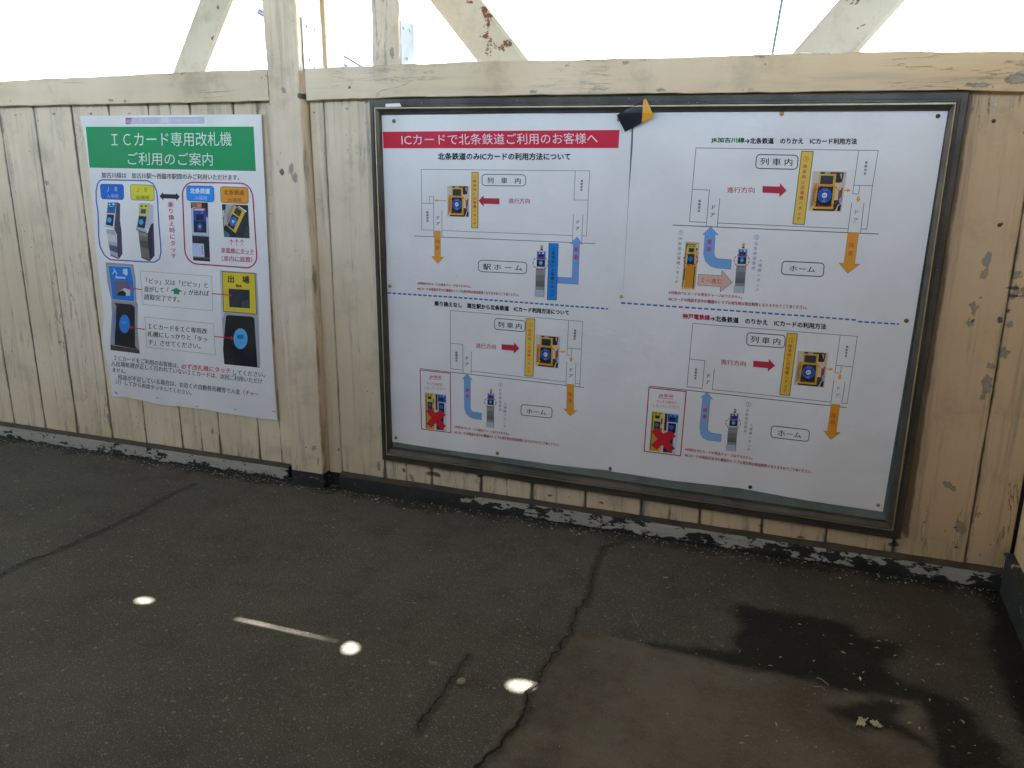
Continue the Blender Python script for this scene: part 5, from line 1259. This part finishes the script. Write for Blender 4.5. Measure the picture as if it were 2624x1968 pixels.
leafm = {k: simple("leaf_"+k, c, .7, 0, .2, 60, .2) for k, c in dict(pale=(186, 174, 132), straw=(168, 150, 104), green=(160, 164, 92), orange=(222, 146, 70), white=(226, 222, 206)).items()}
def leaf_mesh(L, Wd):
    b = B(); n = 7; up = []; 
    for i in range(n):
        t = i/(n-1); w_ = Wd*math.sin(math.pi*min(.98, max(.02, t**.8)))*.5
        h = .0015+.0015*math.sin(t*3)
        up.append([(L*(t-.5), -w_, h+.0025), (L*(t-.5), 0, h), (L*(t-.5), w_, h+.003)])
    b.grid(np.array(up)); b.cyl((-L*.5, 0, .0015), (-L*.78, L*.05, .003), .0006, 5)
    return b
leaf_px = [(1340, 895, 'pale'), (1300, 940, 'green'), (1480, 880, 'pale'), (1560, 955, 'pale'), (1650, 960, 'straw'), (1780, 1000, 'pale'), (1800, 996, 'straw'), (1400, 1040, 'pale'), (1385, 1072, 'white'), (1570, 1095, 'straw'), (1310, 1125, 'pale'),
           (1540, 1185, 'pale'), (1575, 1195, 'straw'), (1735, 1178, 'pale'), (1155, 1148, 'orange'), (1630, 1295, 'pale'), (1680, 1322, 'pale'), (1832, 1328, 'green'), (1850, 1414, 'green'), (1935, 1448, 'straw'), (2045, 1140, 'pale'), (2045, 1110, 'straw'),
           (1470, 915, 'pale'), (790, 1398, 'straw'), (960, 1300, 'pale'), (812, 1362, 'straw'), (1520, 875, 'straw'), (1720, 615, 'straw'), (1900, 1290, 'pale'), (1200, 850, 'pale'), (1080, 795, 'pale'), (1150, 980, 'pale'), (985, 960, 'white'), (930, 1005, 'pale'), (1645, 1025, 'straw'), (1920, 1175, 'pale'), (1700, 1080, 'straw'), (2090, 1260, 'pale'), (1530, 1040, 'pale')]
def zone(p):
    q = sdf(np.array([p[0]]), np.array([p[1]]), patch_poly)[0]; w_ = min(sdf(np.array([p[0]]), np.array([p[1]]), k)[0] for k in wet)
    return "on the black damp stain" if w_ < 0 else ("on the lighter asphalt slab" if q < 0 else "on the mossy floor strip")
ORD = ["closest", "second", "third", "fourth", "fifth", "sixth", "seventh", "eighth", "ninth", "tenth", "eleventh", "twelfth", "thirteenth", "fourteenth", "fifteenth", "sixteenth", "seventeenth", "eighteenth", "nineteenth", "twentieth"]
ADJ = {'pale': "pale cream", 'straw': "straw brown", 'green': "yellow-green", 'white': "whitish", 'orange': "bright orange"}
_grp = {}
for i, (lx, ly, k) in enumerate(leaf_px):
    p_ = z6([(lx, ly)])[0]; _grp.setdefault((k, zone(p_)), []).append((-p_[0], i))
leaf_label = {}
for (k, zn), q in _grp.items():
    for r_, (_, i) in enumerate(sorted(q)):
        leaf_label[i] = "small %s fallen leaf %s%s" % (ADJ[k], zn, "" if len(q) == 1 else ", %s to the corner" % (ORD[r_] if r_ == 0 else ORD[r_]+" closest"))
protos = {}
for i, (lx, ly, k) in enumerate(leaf_px):
    x, y = z6([(lx, ly)])[0]
    if k not in protos:
        o = leaf_mesh(.017, .0085).build("fallen_leaf", leafm[k]); protos[k] = o
    else:
        o = protos[k].copy(); COL.objects.link(o)
    s = random.uniform(.32, .72); o.scale = (s, s, s)
    o.location = (x, y, .0035); o.rotation_euler = (random.uniform(-.2, .2), random.uniform(-.2, .2), random.uniform(0, 6.28))
    tag(o, leaf_label[i], "leaf", "small fallen leaves on the floor")
def scrap(px, py, sx, sy, label, mat):
    x, y = z6([(px, py)])[0]; n = 9; G = np.zeros((n, n, 3))
    for i in range(n):
        for j in range(n):
            u, v = i/(n-1)-.5, j/(n-1)-.5
            k = 1-.5*abs(u)*vn(u*5+px, v*5)
            G[i, j] = (u*sx+(vn(u*4+px, v*4, 1, 2)-.5)*sx*.35, v*sy*k+(vn(u*4, v*4+px, 1, 2)-.5)*sy*.5, .004+vn(u*6+px, v*6+3, 1, 3)*.009)
    b = B(); b.grid(G); o = b.build("paper_scrap", mat, None, smooth=True); o.location = (x, y, 0); o.rotation_euler = (0, 0, px*.01); return tag(o, label, "paper scrap")
M_scr = simple("dirty_tissue", (206, 198, 180), .9, 0, .15, 50, .3)
scrap(1390, 1292, .034, .018, "crumpled whitish scrap on the small stain of the lighter slab, the larger one", M_scr)
scrap(1466, 1305, .022, .018, "small ragged pale scrap just east of the larger crumpled one", M_scr)
def twig(pts, label, r=.0009):
    P = z6(pts); b = B(); q = [(x, y, .006+.003*math.sin(i*2)) for i, (x, y) in enumerate(P)]
    for p0, p1 in zip(q[:-1], q[1:]): b.cyl(p0, p1, r, 5)
    c0 = np.array([q[0][0], q[0][1], 0]); b.v = [tuple(np.array(v)-c0) for v in b.v]
    o = b.build("twig", leafm['straw']); o.location = tuple(c0); tag(o, label, "twig", "thin straws on the floor")
twig([(1165, 1065), (1190, 1080), (1225, 1098)], "short straw lying along the edge of the lighter floor slab", .0012)
twig([(236, 742), (245, 775), (262, 792), (270, 805)], "thin curved straw on the floor below the notice board", .0007)
twig([(1150, 1112), (1190, 1116), (1215, 1130)], "fine pale straw on the slab beside the orange leaf", .0007)
x, y = z5([(1185, 1602)])[0]
b = B(); G = np.zeros((8, 12, 3))
for i in range(8):
    for j in range(12):
        t = math.pi*i/7; p_ = 2*math.pi*j/11; G[i, j] = (.011*math.sin(t)*math.cos(p_), .014*math.sin(t)*math.sin(p_), .005+.005*math.cos(t))
b.grid(G); o = b.build("pebble", simple("pebble", (150, 138, 116), .85), None, smooth=True); o.location = (x, y, .002); tag(o, "flat tan pebble on the asphalt beside the short branching crack", "pebble")
x, y = z6([(405, 556)])[0]
b = B(); b.box(-.007, .007, -.003, .003, .003, .005, c=.0005); o = b.build("paper_scrap", leafm['green']); o.location = (x, y, 0); o.rotation_euler = (0, 0, .3); tag(o, "tiny square yellow scrap on the floor under the notice board", "paper scrap")
